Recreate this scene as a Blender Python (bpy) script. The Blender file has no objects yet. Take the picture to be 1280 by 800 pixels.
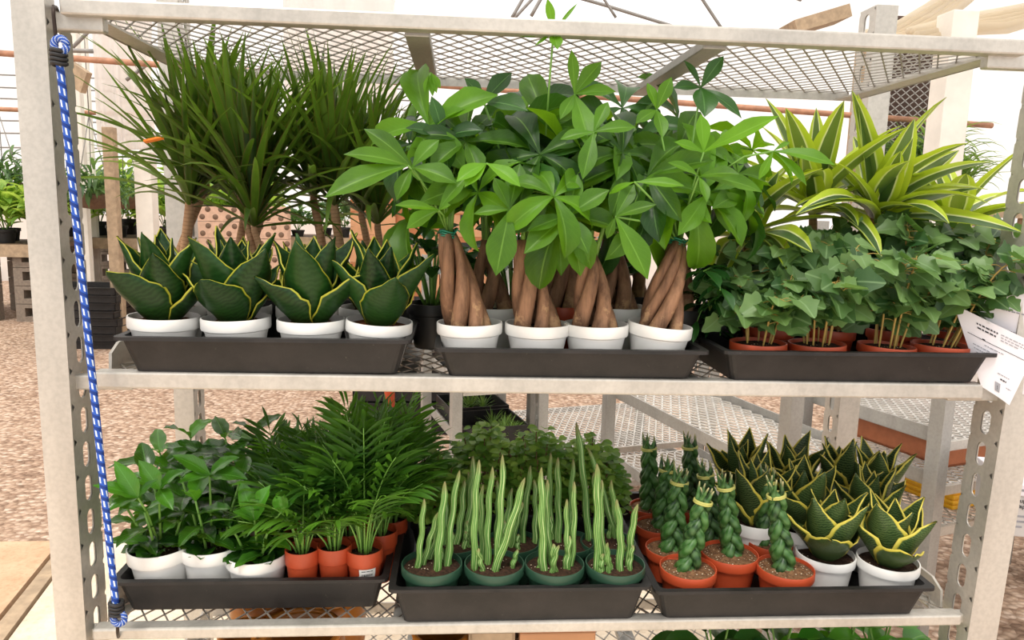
import bpy, math, random
from mathutils import Vector, Matrix, Quaternion
R = math.radians
SC = bpy.context.scene
COL = SC.collection
V = Vector

# ------------------------------------------------------------------ camera
FPX = 926.06
CAM = V((-0.16910, -1.22783, 0.28841))
CR = V((0.99718883, -0.07078336, 0.02457969))
CU = V((-0.0136904, 0.15040045, 0.98853036))
CF = V((0.07366829, 0.98608794, -0.14900859))

def ray(px, py):
    return CF + CR * ((px - 640) / FPX) - CU * ((py - 400) / FPX)

def at(px, py, Y):
    d = ray(px, py)
    return CAM + d * ((Y - CAM.y) / d.y)

def atz(px, py, Z):
    d = ray(px, py)
    return CAM + d * ((Z - CAM.z) / d.z)

def pz(px, py, dist):
    return CAM + ray(px, py) * dist

cam_data = bpy.data.cameras.new('camera')
cam_data.sensor_width = 36
cam_data.lens = FPX / 1280 * 36
cam_data.clip_start = 0.05
cam_data.clip_end = 200
cam = bpy.data.objects.new('camera', cam_data)
COL.objects.link(cam)
m3 = Matrix((CR, CU, -CF)).transposed()
cam.matrix_world = Matrix.Translation(CAM) @ m3.to_4x4()
SC.camera = cam

# ------------------------------------------------------------------ materials
def srgb(r, g, b):
    f = lambda c: (c / 255 / 12.92) if c / 255 <= .04045 else ((c / 255 + .055) / 1.055) ** 2.4
    return (f(r), f(g), f(b), 1)

class NT:
    def __init__(s, name):
        s.m = bpy.data.materials.new(name)
        s.m.use_nodes = True
        s.t = s.m.node_tree
        s.t.nodes.clear()
        s.out = s.t.nodes.new('ShaderNodeOutputMaterial')
    def n(s, typ, **kw):
        x = s.t.nodes.new('ShaderNode' + typ)
        for k, v in kw.items():
            setattr(x, k, v)
        return x
    def set(s, sock, v):
        if isinstance(v, bpy.types.NodeSocket):
            s.t.links.new(v, sock)
        else:
            sock.default_value = v
    def math(s, op, a, b=0.0, c=0.0):
        x = s.n('Math', operation=op)
        s.set(x.inputs[0], a); s.set(x.inputs[1], b); s.set(x.inputs[2], c)
        return x.outputs[0]
    def mix(s, f, a, b, mode='MIX'):
        x = s.n('MixRGB', blend_type=mode)
        s.set(x.inputs[0], f); s.set(x.inputs[1], a); s.set(x.inputs[2], b)
        return x.outputs[0]
    def ramp(s, f, stops, interp='LINEAR'):
        x = s.n('ValToRGB')
        x.color_ramp.interpolation = interp
        e = x.color_ramp.elements
        while len(e) < len(stops):
            e.new(0.5)
        for k, (p, c) in enumerate(stops):
            e[k].position = p
            e[k].color = c if len(c) == 4 else (*c, 1)
        s.set(x.inputs[0], f)
        return x.outputs[0]
    def noise(s, scale, detail=3, rough=.5, vec=None, dist=0):
        x = s.n('TexNoise')
        x.inputs['Scale'].default_value = scale
        x.inputs['Detail'].default_value = detail
        x.inputs['Roughness'].default_value = rough
        x.inputs['Distortion'].default_value = dist
        if vec is not None: s.set(x.inputs['Vector'], vec)
        return x.outputs['Fac']
    def obj(s):
        return s.n('TexCoord').outputs['Object']
    def scaled(s, vec, sc):
        x = s.n('Mapping')
        s.set(x.inputs['Vector'], vec)
        x.inputs['Scale'].default_value = sc
        return x.outputs[0]
    def bump(s, h, strength=.3, dist=.002):
        x = s.n('Bump')
        x.inputs['Strength'].default_value = strength
        x.inputs['Distance'].default_value = dist
        s.set(x.inputs['Height'], h)
        return x.outputs[0]
    def bsdf(s, col, rough=.5, metal=0, spec=.5, normal=None):
        x = s.n('BsdfPrincipled')
        s.set(x.inputs['Base Color'], col); s.set(x.inputs['Roughness'], rough)
        x.inputs['Metallic'].default_value = metal
        x.inputs['Specular IOR Level'].default_value = spec
        if normal is not None: s.set(x.inputs['Normal'], normal)
        return x.outputs[0]
    def mixs(s, f, a, b):
        x = s.n('MixShader')
        s.set(x.inputs[0], f); s.t.links.new(a, x.inputs[1]); s.t.links.new(b, x.inputs[2])
        return x.outputs[0]
    def done(s, sh):
        s.t.links.new(sh, s.out.inputs['Surface'])
        return s.m

def plain(name, col, rough=.5, metal=0, spec=.5, nscale=30, namt=.12, bump=0, bdist=.002):
    t = NT(name)
    nz = t.noise(nscale, 4, .6, t.obj())
    dark = tuple(c * (1 - namt) for c in col[:3]) + (1,)
    lite = tuple(min(1, c * (1 + namt)) for c in col[:3]) + (1,)
    c = t.ramp(nz, [(.3, dark), (.7, lite)])
    nr = t.bump(nz, bump, bdist) if bump else None
    return t.done(t.bsdf(c, rough, metal, spec, nr))

def leaf_mat(name, dark, light, rough=.4, trans=.3, glow=None, across=None, bands=None, rib=None, spec=.5, tip=None, veins=0):
    """across: list of (position over |2u-1|, colour); bands: (scale, colour, amount); rib: midrib colour"""
    t = NT(name)
    uv = t.n('UVMap').outputs[0]
    sp = t.n('SeparateXYZ'); t.set(sp.inputs[0], uv)
    u, v = sp.outputs[0], sp.outputs[1]
    a = t.math('ABSOLUTE', t.math('SUBTRACT', t.math('MULTIPLY', u, 2.0), 1.0))
    var = t.n('Attribute', attribute_name='var').outputs['Fac']
    nz = t.noise(22, 3, .6, t.obj())
    f = t.math('ADD', t.math('MULTIPLY', var, .8), t.math('MULTIPLY', t.math('SUBTRACT', nz, .5), .5))
    c = t.mix(f, dark, light)
    if bands:
        w = t.n('TexWave', wave_type='BANDS', bands_direction='Y')
        w.inputs['Scale'].default_value = bands[0]
        w.inputs['Distortion'].default_value = 6
        w.inputs['Detail'].default_value = 2
        w.inputs['Detail Scale'].default_value = 1.5
        t.set(w.inputs['Vector'], uv)
        c = t.mix(t.math('MULTIPLY', w.outputs['Fac'], bands[2]), c, bands[1])
    if across:
        stops = across
        msk = t.ramp(a, [(p, (k, k, k)) for p, _c, k in stops])
        cc = t.ramp(a, [(p, q) for p, q, _k in stops])
        c = t.mix(msk, c, cc)
    if veins:
        # curved side veins
        q = t.math('SUBTRACT', t.math('MULTIPLY', v, 11.0), t.math('MULTIPLY', a, 3.0))
        q = t.math('FRACT', q)
        q = t.math('LESS_THAN', q, .12)
        c = t.mix(t.math('MULTIPLY', q, veins), c, rib or light)
    if rib:
        k = t.math('LESS_THAN', a, .05)
        c = t.mix(t.math('MULTIPLY', k, .45), c, rib)
    if tip:
        k = t.ramp(v, [(.9, (0, 0, 0)), (1, (1, 1, 1))])
        c = t.mix(k, c, tip)
    nr = t.bump(t.noise(60, 2, .5, t.obj()), .15, .002)
    p = t.bsdf(c, rough, 0, spec, nr)
    tr = t.n('BsdfTranslucent')
    t.set(tr.inputs['Color'], t.mix(.6, c, glow or light, 'MIX'))
    return t.done(t.mixs(trans, p, tr.outputs[0]))

M = {}
def galv(name, base, metal=.55, rough=.46):
    t = NT(name)
    o = t.obj()
    n1 = t.noise(9, 5, .65, t.scaled(o, (1, 1, .25)))
    n2 = t.noise(120, 2, .5, o)
    lo = tuple(x * .84 for x in base[:3]) + (1,)
    hi = tuple(min(1, x * 1.1) for x in base[:3]) + (1,)
    c = t.ramp(n1, [(.3, lo), (.62, hi)])
    c = t.mix(.12, c, t.ramp(n2, [(.35, (.25, .24, .22)), (.6, (1, 1, 1))]), 'MULTIPLY')
    sp = t.ramp(t.noise(26, 6, .8, o), [(.27, (.5, .46, .4)), (.31, (1, 1, 1))])
    c = t.mix(.3, c, sp, 'MULTIPLY')
    rr = t.math('ADD', t.math('MULTIPLY', n1, .25), rough - .12)
    return t.done(t.bsdf(c, rr, metal, .5, t.bump(n2, .12, .001)))
M['galv'] = galv('galvanised_steel', srgb(192, 187, 179))
M['galv_mesh'] = galv('galvanised_mesh', srgb(160, 154, 146), .6, .45)
M['galv_light'] = galv('pale_galvanised_mesh', srgb(206, 202, 196), .35, .5)
M['galv_dark'] = galv('weathered_galvanised_steel', srgb(165, 163, 158), .5, .5)
M['white_pot'] = plain('white_plastic', srgb(236, 234, 230), .42, nscale=14, namt=.05)
M['terra_pot'] = plain('terracotta_plastic', srgb(184, 74, 40), .45, nscale=14, namt=.12)
M['green_pot'] = plain('green_plastic', srgb(40, 72, 54), .42, nscale=14, namt=.15)
M['black_pot'] = plain('black_plastic_pot', srgb(32, 31, 31), .5, nscale=14, namt=.15)

def tray_material():
    t = NT('black_tray_plastic')
    o = t.obj()
    n1 = t.noise(14, 5, .7, o)
    c = t.ramp(n1, [(.4, srgb(24, 23, 23)), (.75, srgb(46, 42, 41))])
    d = t.ramp(t.noise(85, 4, .75, o), [(.66, (0, 0, 0)), (.78, (1, 1, 1))])
    c = t.mix(t.math('MULTIPLY', d, .35), c, srgb(150, 140, 128))
    return t.done(t.bsdf(c, t.math('ADD', t.math('MULTIPLY', n1, .2), .42), 0, .4))
M['tray'] = tray_material()

def soil_material(name, a, b, perl):
    t = NT(name)
    o = t.obj()
    n1 = t.noise(160, 4, .7, o)
    c = t.ramp(n1, [(.35, a), (.65, b)])
    vo = t.n('TexVoronoi'); vo.inputs['Scale'].default_value = 170
    t.set(vo.inputs['Vector'], o)
    k = t.math('LESS_THAN', vo.outputs['Distance'], .22)
    pick = t.n('SeparateColor'); t.set(pick.inputs[0], vo.outputs['Color'])
    k = t.math('MULTIPLY', k, t.math('GREATER_THAN', pick.outputs[0], perl))
    c = t.mix(k, c, srgb(205, 190, 165))
    return t.done(t.bsdf(c, .9, 0, .2, t.bump(n1, .8, .004)))
M['soil'] = soil_material('dark_potting_soil', srgb(34, 24, 18), srgb(74, 52, 38), .8)
M['soil_chip'] = soil_material('gritty_potting_soil', srgb(74, 50, 34), srgb(140, 104, 74), .45)
M['soil_red'] = soil_material('reddish_bark_soil', srgb(66, 36, 22), srgb(124, 74, 46), .93)

G_ = srgb
M['hahnii'] = leaf_mat('dark_snake_plant_leaf', G_(10, 34, 12), G_(36, 78, 26), .36, .12, G_(60, 120, 30), spec=.3,
    across=[(0, G_(0, 0, 0), 0), (.945, G_(120, 130, 40), 0), (.965, G_(158, 160, 44), 1), (1, G_(180, 176, 62), 1)], bands=(5, G_(52, 92, 42), .3))
M['hahnii_gold'] = leaf_mat('golden_edged_snake_plant_leaf', G_(18, 36, 18), G_(50, 76, 36), .36, .12, G_(90, 130, 40), spec=.3,
    across=[(0, G_(0, 0, 0), 0), (.85, G_(150, 150, 50), 0), (.895, G_(196, 184, 70), 1), (1, G_(222, 206, 92), 1)], bands=(9, G_(104, 128, 76), .55))
M['marginata'] = leaf_mat('dragon_tree_leaf', G_(20, 46, 14), G_(108, 142, 48), .42, .32, G_(130, 175, 40), spec=.35,
    across=[(0, G_(0, 0, 0), 0), (.84, G_(90, 60, 40), 0), (.97, G_(116, 62, 48), .7), (1, G_(116, 52, 44), .9)])
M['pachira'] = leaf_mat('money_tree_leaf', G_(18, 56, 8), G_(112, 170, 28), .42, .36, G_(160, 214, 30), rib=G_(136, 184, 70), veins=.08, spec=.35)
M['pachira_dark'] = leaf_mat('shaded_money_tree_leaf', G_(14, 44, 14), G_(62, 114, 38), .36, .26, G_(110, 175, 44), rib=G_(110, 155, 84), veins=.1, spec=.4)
M['lemon'] = leaf_mat('lemon_lime_dragon_tree_leaf', G_(42, 76, 40), G_(84, 112, 66), .36, .3, G_(190, 214, 60),
    across=[(0, G_(0, 0, 0), 0), (.42, G_(60, 90, 50), 0), (.46, G_(232, 236, 190), 1), (.54, G_(224, 230, 150), 1), (.60, G_(178, 200, 48), 1), (1, G_(190, 208, 52), 1)])
M['ivy'] = leaf_mat('ivy_leaf', G_(44, 80, 40), G_(124, 158, 92), .42, .28, G_(130, 180, 70), rib=G_(140, 172, 120))
M['coffee'] = leaf_mat('glossy_coffee_leaf', G_(10, 44, 12), G_(84, 150, 36), .24, .25, G_(130, 200, 40), rib=G_(100, 160, 70), veins=.25)
M['palm'] = leaf_mat('parlour_palm_leaflet', G_(20, 58, 14), G_(92, 146, 44), .45, .36, G_(120, 180, 40))
M['pilea'] = leaf_mat('small_round_leaf', G_(86, 134, 44), G_(176, 204, 92), .5, .36, G_(150, 200, 50))
M['peperomia'] = leaf_mat('rubber_leaf', G_(22, 62, 26), G_(62, 112, 46), .26, .15, G_(110, 170, 50))
M['grassy'] = leaf_mat('grassy_leaf', G_(70, 116, 52), G_(150, 182, 96), .5, .4, G_(180, 215, 90))
M['far_leaf'] = leaf_mat('bright_bench_leaf', G_(90, 140, 44), G_(196, 220, 110), .5, .45, G_(210, 235, 90))
M['far_dark'] = leaf_mat('hanging_leaf', G_(44, 78, 48), G_(110, 144, 84), .5, .35, G_(130, 170, 80))
M['broad_leaf'] = leaf_mat('broad_rubber_leaf', G_(40, 110, 30), G_(96, 166, 50), .3, .25, G_(130, 200, 40), rib=G_(120, 180, 80))

def pickle_material():
    t = NT('striped_pickle_stem')
    uv = t.n('UVMap').outputs[0]
    sp = t.n('SeparateXYZ'); t.set(sp.inputs[0], uv)
    u, v = sp.outputs[0], sp.outputs[1]
    w = t.math('ABSOLUTE', t.math('SUBTRACT', t.math('FRACT', t.math('MULTIPLY', u, 5.0)), .5))   # 0 at the ridge .. .5
    nz = t.noise(55, 3, .6, t.scaled(t.obj(), (1, 1, .35)))
    w2 = t.math('ADD', w, t.math('MULTIPLY', t.math('SUBTRACT', nz, .5), .3))
    c = t.ramp(w2, [(.03, G_(204, 218, 160)), (.08, G_(140, 174, 96)), (.15, G_(98, 140, 64)), (.3, G_(66, 108, 46)), (.40, G_(88, 132, 58)), (.49, G_(140, 172, 100))])
    var = t.n('Attribute', attribute_name='var').outputs['Fac']
    c = t.mix(t.math('MULTIPLY', var, .5), c, G_(74, 120, 50), 'MIX')
    k = t.ramp(v, [(.86, (0, 0, 0)), (1, (1, 1, 1))])
    c = t.mix(t.math('MULTIPLY', k, .75), c, G_(126, 100, 66))
    return t.done(t.bsdf(c, .45, 0, .4))
M['pickle'] = pickle_material()

def cylin_material():
    t = NT('banded_cylinder_leaf')
    uv = t.n('UVMap').outputs[0]
    w = t.n('TexWave', wave_type='BANDS', bands_direction='Y')
    w.inputs['Scale'].default_value = 4.5
    w.inputs['Distortion'].default_value = 2.5
    w.inputs['Detail'].default_value = 2
    t.set(w.inputs['Vector'], uv)
    var = t.n('Attribute', attribute_name='var').outputs['Fac']
    c = t.mix(var, G_(20, 50, 22), G_(58, 104, 40))
    c = t.mix(t.math('MULTIPLY', w.outputs['Fac'], .4), c, G_(104, 140, 84))
    sp = t.n('SeparateXYZ'); t.set(sp.inputs[0], uv)
    k = t.ramp(sp.outputs[1], [(.95, (0, 0, 0)), (1, (1, 1, 1))])
    c = t.mix(k, c, G_(190, 180, 130))
    return t.done(t.bsdf(c, .42, 0, .4))
M['cylin'] = cylin_material()

def bark_material(name, a, b, ring, along):
    t = NT(name)
    o = t.obj()
    n1 = t.noise(38, 5, .7, t.scaled(o, (1, 1, along)))
    c = t.ramp(n1, [(.3, a), (.7, b)])
    uv = t.n('UVMap').outputs[0]
    sp = t.n('SeparateXYZ'); t.set(sp.inputs[0], uv)
    if ring:
        q = t.math('LESS_THAN', t.math('FRACT', t.math('MULTIPLY', sp.outputs[1], ring)), .22)
        c = t.mix(t.math('MULTIPLY', q, .45), c, tuple(x * .5 for x in a[:3]) + (1,))
    else:
        pt = t.ramp(t.math('ADD', t.noise(30, 4, .7, o), t.math('MULTIPLY', sp.outputs[1], -.6)), [(.42, (0, 0, 0)), (.5, (1, 1, 1))])
        c = t.mix(t.math('MULTIPLY', pt, .55), c, srgb(196, 158, 116))
    return t.done(t.bsdf(c, .7, 0, .3, t.bump(n1, .5, .003)))
M['trunk'] = bark_material('money_tree_bark', srgb(78, 54, 40), srgb(168, 126, 96), 0, .16)
M['cane'] = bark_material('dragon_tree_cane', srgb(146, 108, 78), srgb(196, 158, 120), 30, .5)
M['stem_green'] = plain('green_stem', srgb(112, 156, 66), .5)
M['stem_yellow'] = plain('tan_ivy_stem', srgb(172, 142, 72), .6)
M['stem_brown'] = plain('brown_stem', srgb(112, 78, 48), .7)
M['tie_green'] = plain('green_twist_tie', srgb(30, 120, 96), .4)
M['tie_yellow'] = plain('yellow_rubber_band', srgb(178, 176, 96), .5)
M['orange_tag'] = plain('orange_plant_tag', srgb(236, 128, 28), .5)
M['dry_leaf'] = plain('dry_leaf', srgb(176, 130, 76), .7)
M['paper'] = plain('white_paper', srgb(218, 214, 220), .8, nscale=8, namt=.03)
M['ink'] = plain('black_ink', srgb(40, 40, 46), .7)
M['ink_grey'] = plain('grey_print', srgb(140, 140, 146), .7)
M['label_white'] = plain('white_label', srgb(226, 222, 216), .6, namt=.03)
M['hook'] = plain('dark_wire_hook', srgb(52, 40, 34), .4, .6)
M['black_rubber'] = plain('black_rubber', srgb(28, 26, 28), .6)

def rope_material():
    t = NT('blue_and_white_cord')
    uv = t.n('UVMap').outputs[0]
    sp = t.n('SeparateXYZ'); t.set(sp.inputs[0], uv)
    u, v = sp.outputs[0], sp.outputs[1]
    d = t.math('ADD', t.math('MULTIPLY', v, 46.0), t.math('MULTIPLY', u, 1.0))
    e = t.math('ADD', t.math('MULTIPLY', u, 5.0), t.math('MULTIPLY', v, 9.0))
    k = t.math('MULTIPLY', t.math('LESS_THAN', t.math('FRACT', d), .5), t.math('LESS_THAN', t.math('FRACT', e), .36))
    k2 = t.math('LESS_THAN', t.math('FRACT', t.math('ADD', d, .35)), .3)
    c = t.mix(k2, G_(44, 86, 178), G_(28, 56, 128))
    c = t.mix(k, c, G_(214, 224, 236))
    return t.done(t.bsdf(c, .7, 0, .3))
M['rope'] = rope_material()

def gravel_material():
    t = NT('brown_bark_gravel')
    o = t.obj()
    vo = t.n('TexVoronoi'); vo.inputs['Scale'].default_value = 34
    t.set(vo.inputs['Vector'], t.scaled(o, (1, 1.2, 1)))
    pk = t.n('SeparateColor'); t.set(pk.inputs[0], vo.outputs['Color'])
    c = t.ramp(pk.outputs[0], [(0, srgb(138, 112, 94)), (.35, srgb(184, 154, 132)), (.7, srgb(206, 180, 158)), (1, srgb(228, 206, 188))])
    e = t.ramp(vo.outputs['Distance'], [(.25, (1, 1, 1)), (.75, (.42, .36, .32))])
    c = t.mix(.8, c, e, 'MULTIPLY')
    n1 = t.noise(1.6, 3, .5, o)
    c = t.mix(t.math('MULTIPLY', n1, .35), c, srgb(198, 168, 144))
    return t.done(t.bsdf(c, .9, 0, .2, t.bump(t.math('SUBTRACT', 1.0, vo.outputs['Distance']), .9, .02)))
M['gravel'] = gravel_material()
def concrete_material(name, a, b):
    t = NT(name)
    o = t.obj()
    n1 = t.noise(3.5, 6, .65, o)
    n2 = t.noise(60, 4, .7, o)
    c = t.ramp(n1, [(.32, a), (.66, b)])
    c = t.mix(.35, c, t.ramp(n2, [(.32, (.55, .48, .4)), (.5, (1, 1, 1))]), 'MULTIPLY')
    return t.done(t.bsdf(c, .85, 0, .2, t.bump(n2, .4, .004)))
M['concrete'] = concrete_material('pale_dusty_concrete', srgb(206, 184, 158), srgb(236, 222, 202))
M['dirt'] = concrete_material('brown_dusty_concrete', srgb(182, 146, 114), srgb(212, 182, 152))
M['wood'] = plain('weathered_wood', srgb(168, 146, 120), .8, nscale=18, namt=.25, bump=.3)
M['wood_dark'] = plain('dark_bench_wood', srgb(112, 88, 70), .8, nscale=18, namt=.25, bump=.3)
M['block'] = plain('concrete_block', srgb(132, 120, 108), .9, nscale=40, namt=.2, bump=.4)
M['rust'] = plain('rusty_pipe', srgb(176, 130, 104), .7, .2, nscale=12, namt=.3)
M['wire'] = plain('grey_wire', srgb(140, 136, 132), .5, .4)
M['white_paint'] = plain('white_painted_timber', srgb(226, 220, 210), .7, nscale=6, namt=.08)
M['cardboard'] = plain('brown_cardboard', srgb(190, 140, 102), .8, nscale=6, namt=.12)
M['cardboard_dark'] = plain('darker_brown_cardboard', srgb(168, 106, 66), .8, nscale=6, namt=.12)
M['trough'] = plain('dull_orange_plastic', srgb(176, 106, 70), .6)
M['clay'] = plain('amber_glazed_clay', srgb(176, 112, 44), .35, nscale=9, namt=.3)
M['blue_plastic'] = plain('blue_plastic', srgb(110, 150, 196), .5)
M['yellow_plastic'] = plain('yellow_plastic', srgb(226, 170, 24), .45)
M['brick'] = plain('pale_brick', srgb(206, 170, 146), .85, nscale=20, namt=.15, bump=.3)
M['sack'] = plain('white_sack', srgb(226, 222, 220), .8, nscale=10, namt=.1)
M['grey_box'] = plain('grey_printed_board', srgb(186, 182, 180), .7, nscale=5, namt=.06)
M['netting'] = plain('dark_brown_wall', srgb(84, 66, 58), .9)

def film_material(name, col, clear=.35):
    t = NT(name)
    o = t.obj()
    n1 = t.noise(.8, 4, .6, t.scaled(o, (1, 1, .2)))
    c = t.ramp(n1, [(.3, tuple(x * .9 for x in col[:3]) + (1,)), (.7, col)])
    tr = t.n('BsdfTranslucent'); t.set(tr.inputs['Color'], c)
    df = t.bsdf(c, .5, 0, .3)
    a = t.mixs(.3, tr.outputs[0], df)
    cl = t.n('BsdfTransparent')
    return t.done(t.mixs(clear, a, cl.outputs[0]))
M['film'] = film_material('white_polythene_film', (.95, .94, .92, 1), .4)
M['cloth'] = film_material('pale_shade_cloth', (.96, .90, .86, 1), .35)
M['straw_film'] = film_material('rolled_straw_coloured_film', (.9, .82, .68, 1), .25)

# ------------------------------------------------------------------ mesh builder
class MB:
    def __init__(s):
        s.v, s.f, s.uv, s.var, s.mi, s.sm = [], [], [], [], [], []
        s.m = 0
        s.cv = .5
        s.T = None
        s.sharp = False
    def P(s, p):
        p = V(p)
        if s.T is not None: p = s.T @ p
        s.v.append(p[:])
        return len(s.v) - 1
    def F(s, ids, uvs=None, smooth=True):
        s.f.append(tuple(ids))
        s.uv.append(uvs or [(.5, .5)] * len(ids))
        s.var.append(s.cv); s.mi.append(s.m); s.sm.append(smooth)
    def box(s, a, b):
        (x0, y0, z0), (x1, y1, z1) = a, b
        i = [s.P(p) for p in ((x0, y0, z0), (x1, y0, z0), (x1, y1, z0), (x0, y1, z0), (x0, y0, z1), (x1, y0, z1), (x1, y1, z1), (x0, y1, z1))]
        for q in ((0, 3, 2, 1), (4, 5, 6, 7), (0, 1, 5, 4), (1, 2, 6, 5), (2, 3, 7, 6), (3, 0, 4, 7)):
            s.F([i[k] for k in q], smooth=False)
    def bar(s, a, b, w, h, up=(0, 0, 1)):
        """box section from a to b, w across, h along up"""
        a, b = V(a), V(b)
        t = (b - a).normalized()
        sd = t.cross(V(up)).normalized()
        n = sd.cross(t)
        i = [s.P(p + sd * (w / 2 * x) + n * (h / 2 * y)) for p in (a, b) for x, y in ((-1, -1), (1, -1), (1, 1), (-1, 1))]
        for q in ((0, 1, 2, 3), (7, 6, 5, 4), (0, 4, 5, 1), (1, 5, 6, 2), (2, 6, 7, 3), (3, 7, 4, 0)):
            s.F([i[k] for k in q], smooth=False)
    def tube(s, pts, rad, n=8, cap=True, shape=None):
        pts = [V(p) for p in pts]
        k = len(pts)
        rad = [rad] * k if not isinstance(rad, (list, tuple)) else rad
        L = [0]
        for a, b in zip(pts, pts[1:]): L.append(L[-1] + (b - a).length)
        tot = L[-1] or 1
        t0 = (pts[1] - pts[0]).normalized()
        ref = V((0, 1, 0)) if abs(t0.y) < .9 else V((1, 0, 0))
        n0 = t0.cross(ref).normalized()
        rings = []
        for j, p in enumerate(pts):
            t = (pts[min(j + 1, k - 1)] - pts[max(j - 1, 0)]).normalized()
            n0 = (n0 - t * n0.dot(t)).normalized()
            b0 = t.cross(n0)
            ring = []
            for q in range(n):
                an = 2 * math.pi * q / n
                rr = rad[j] * (shape(an) if shape else 1)
                ring.append(s.P(p + n0 * (math.cos(an) * rr) + b0 * (math.sin(an) * rr)))
            rings.append(ring)
        for j in range(k - 1):
            for q in range(n):
                q2 = (q + 1) % n
                u0, u1 = q / n, (q + 1) / n
                s.F((rings[j][q], rings[j][q2], rings[j + 1][q2], rings[j + 1][q]),
                    [(u0, L[j] / tot), (u1, L[j] / tot), (u1, L[j + 1] / tot), (u0, L[j + 1] / tot)])
        if cap:
            s.F(rings[0][::-1], [(.5, 0)] * n)
            s.F(rings[-1], [(.5, 1)] * n)
    def lathe(s, prof, n=40, c=(0, 0, 0)):
        rings = []
        for r, z in prof:
            if r < 1e-6:
                rings.append([s.P((c[0], c[1], c[2] + z))])
            else:
                rings.append([s.P((c[0] + r * math.cos(2 * math.pi * q / n), c[1] + r * math.sin(2 * math.pi * q / n), c[2] + z)) for q in range(n)])
        for A, B in zip(rings, rings[1:]):
            for q in range(n):
                q2 = (q + 1) % n
                if len(A) == 1 and len(B) == 1: continue
                if len(A) == 1: s.F((A[0], B[q2], B[q]))
                elif len(B) == 1: s.F((A[q], A[q2], B[0]))
                else: s.F((A[q], A[q2], B[q2], B[q]))
    def blade(s, p, d, L, W, prof, up=(0, 0, 1), n=8, m=2, bend=0., fold=.2, cup=False, wave=0., twist=0., curl_t=0.):
        """a leaf: spine from p along d, bending towards gravity by bend (radians over its length)"""
        p = V(p); t = V(d).normalized()
        N = V(up) - t * V(up).dot(t)
        if N.length < 1e-3: N = V((1, 0, 0)) - t * t.x
        N.normalize()
        S = t.cross(N)
        rows = []
        step = L / n
        ph = random.random() * 6
        for j in range(n + 1):
            k = j / n
            w = W * .5 * prof(k)
            row = []
            for q in range(2 * m + 1):
                x = (q - m) / m
                h = (x * x if cup else abs(x)) * fold * w * 2
                if wave: h += wave * W * math.sin(k * 19 + ph + (1.5 if x > 0 else 0)) * x * x
                row.append(s.P(p + S * (x * w) + N * h))
            rows.append(row)
            if j < n:
                p = p + t * step
                a = -(bend + curl_t * k) / n
                qn = Quaternion(S, a)
                t = qn @ t; N = qn @ N
                if twist:
                    qt = Quaternion(t, twist / n)
                    N = qt @ N; S = t.cross(N)
        for j in range(n):
            for q in range(2 * m):
                u0, u1 = q / (2 * m), (q + 1) / (2 * m)
                s.F((rows[j][q], rows[j][q + 1], rows[j + 1][q + 1], rows[j + 1][q]),
                    [(u0, j / n), (u1, j / n), (u1, (j + 1) / n), (u0, (j + 1) / n)])
        return p
    def mesh(s, name, mats):
        me = bpy.data.meshes.new(name)
        me.from_pydata(s.v, [], s.f)
        for m in (mats if isinstance(mats, (list, tuple)) else [mats]): me.materials.append(m)
        me.polygons.foreach_set('use_smooth', s.sm)
        me.polygons.foreach_set('material_index', s.mi)
        uvl = me.uv_layers.new(name='UVMap')
        uvl.data.foreach_set('uv', [c for f in s.uv for p in f for c in p])
        at_ = me.attributes.new('var', 'FLOAT', 'FACE')
        at_.data.foreach_set('value', s.var)
        me.update()
        if s.sharp: me.set_sharp_from_angle(angle=R(32))
        return me
    def build(s, name, mats, parent=None, **kw):
        return link(name, s.mesh(name, mats), parent, **kw)

def link(name, me, parent=None, loc=None, label=None, bevel=0):
    o = bpy.data.objects.new(name, me)
    COL.objects.link(o)
    if parent is not None: o.parent = parent
    if loc is not None: o.location = loc
    if label: o['label'] = label
    if bevel:
        b = o.modifiers.new('Bevel', 'BEVEL')
        b.width = bevel; b.segments = 2; b.limit_method = 'ANGLE'; b.angle_limit = R(40)
    return o

def thing(name, label, cat, loc=(0, 0, 0), rz=0, group=None):
    o = bpy.data.objects.new(name, None)
    o.empty_display_size = .05
    COL.objects.link(o)
    o.location = loc
    o.rotation_euler = (0, 0, rz)
    o['label'] = label; o['category'] = cat
    if group: o['group'] = group
    return o

def tag(o, label=None, cat=None, group=None, kind=None):
    if label: o['label'] = label
    if cat: o['category'] = cat
    if group: o['group'] = group
    if kind: o['kind'] = kind
    return o

def rnd(a, b): return random.uniform(a, b)
def pol(az, el):
    return V((math.cos(az) * math.cos(el), math.sin(az) * math.cos(el), math.sin(el)))
def interp(tab):
    def f(t):
        for (a, x), (b, y) in zip(tab, tab[1:]):
            if t <= b: return x + (y - x) * (t - a) / (b - a)
        return tab[-1][1]
    return f
OVATE = interp([(0, .1), (.12, .5), (.3, .9), (.45, 1), (.65, .86), (.82, .52), (.93, .22), (1, .01)])
LANCE = interp([(0, .12), (.15, .45), (.4, .88), (.58, 1), (.78, .74), (.92, .32), (1, .01)])
OBOV = interp([(0, .08), (.2, .4), (.5, .85), (.68, 1), (.85, .72), (.95, .36), (1, .02)])
STRAP = interp([(0, .55), (.1, .75), (.35, 1), (.6, .86), (.85, .45), (1, .02)])
HAHN = interp([(0, .5), (.15, .78), (.36, 1), (.55, .9), (.74, .58), (.88, .27), (.95, .11), (1, .01)])
ROUND = interp([(0, .15), (.12, .6), (.35, .97), (.55, 1), (.78, .78), (.93, .4), (1, .05)])

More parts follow.
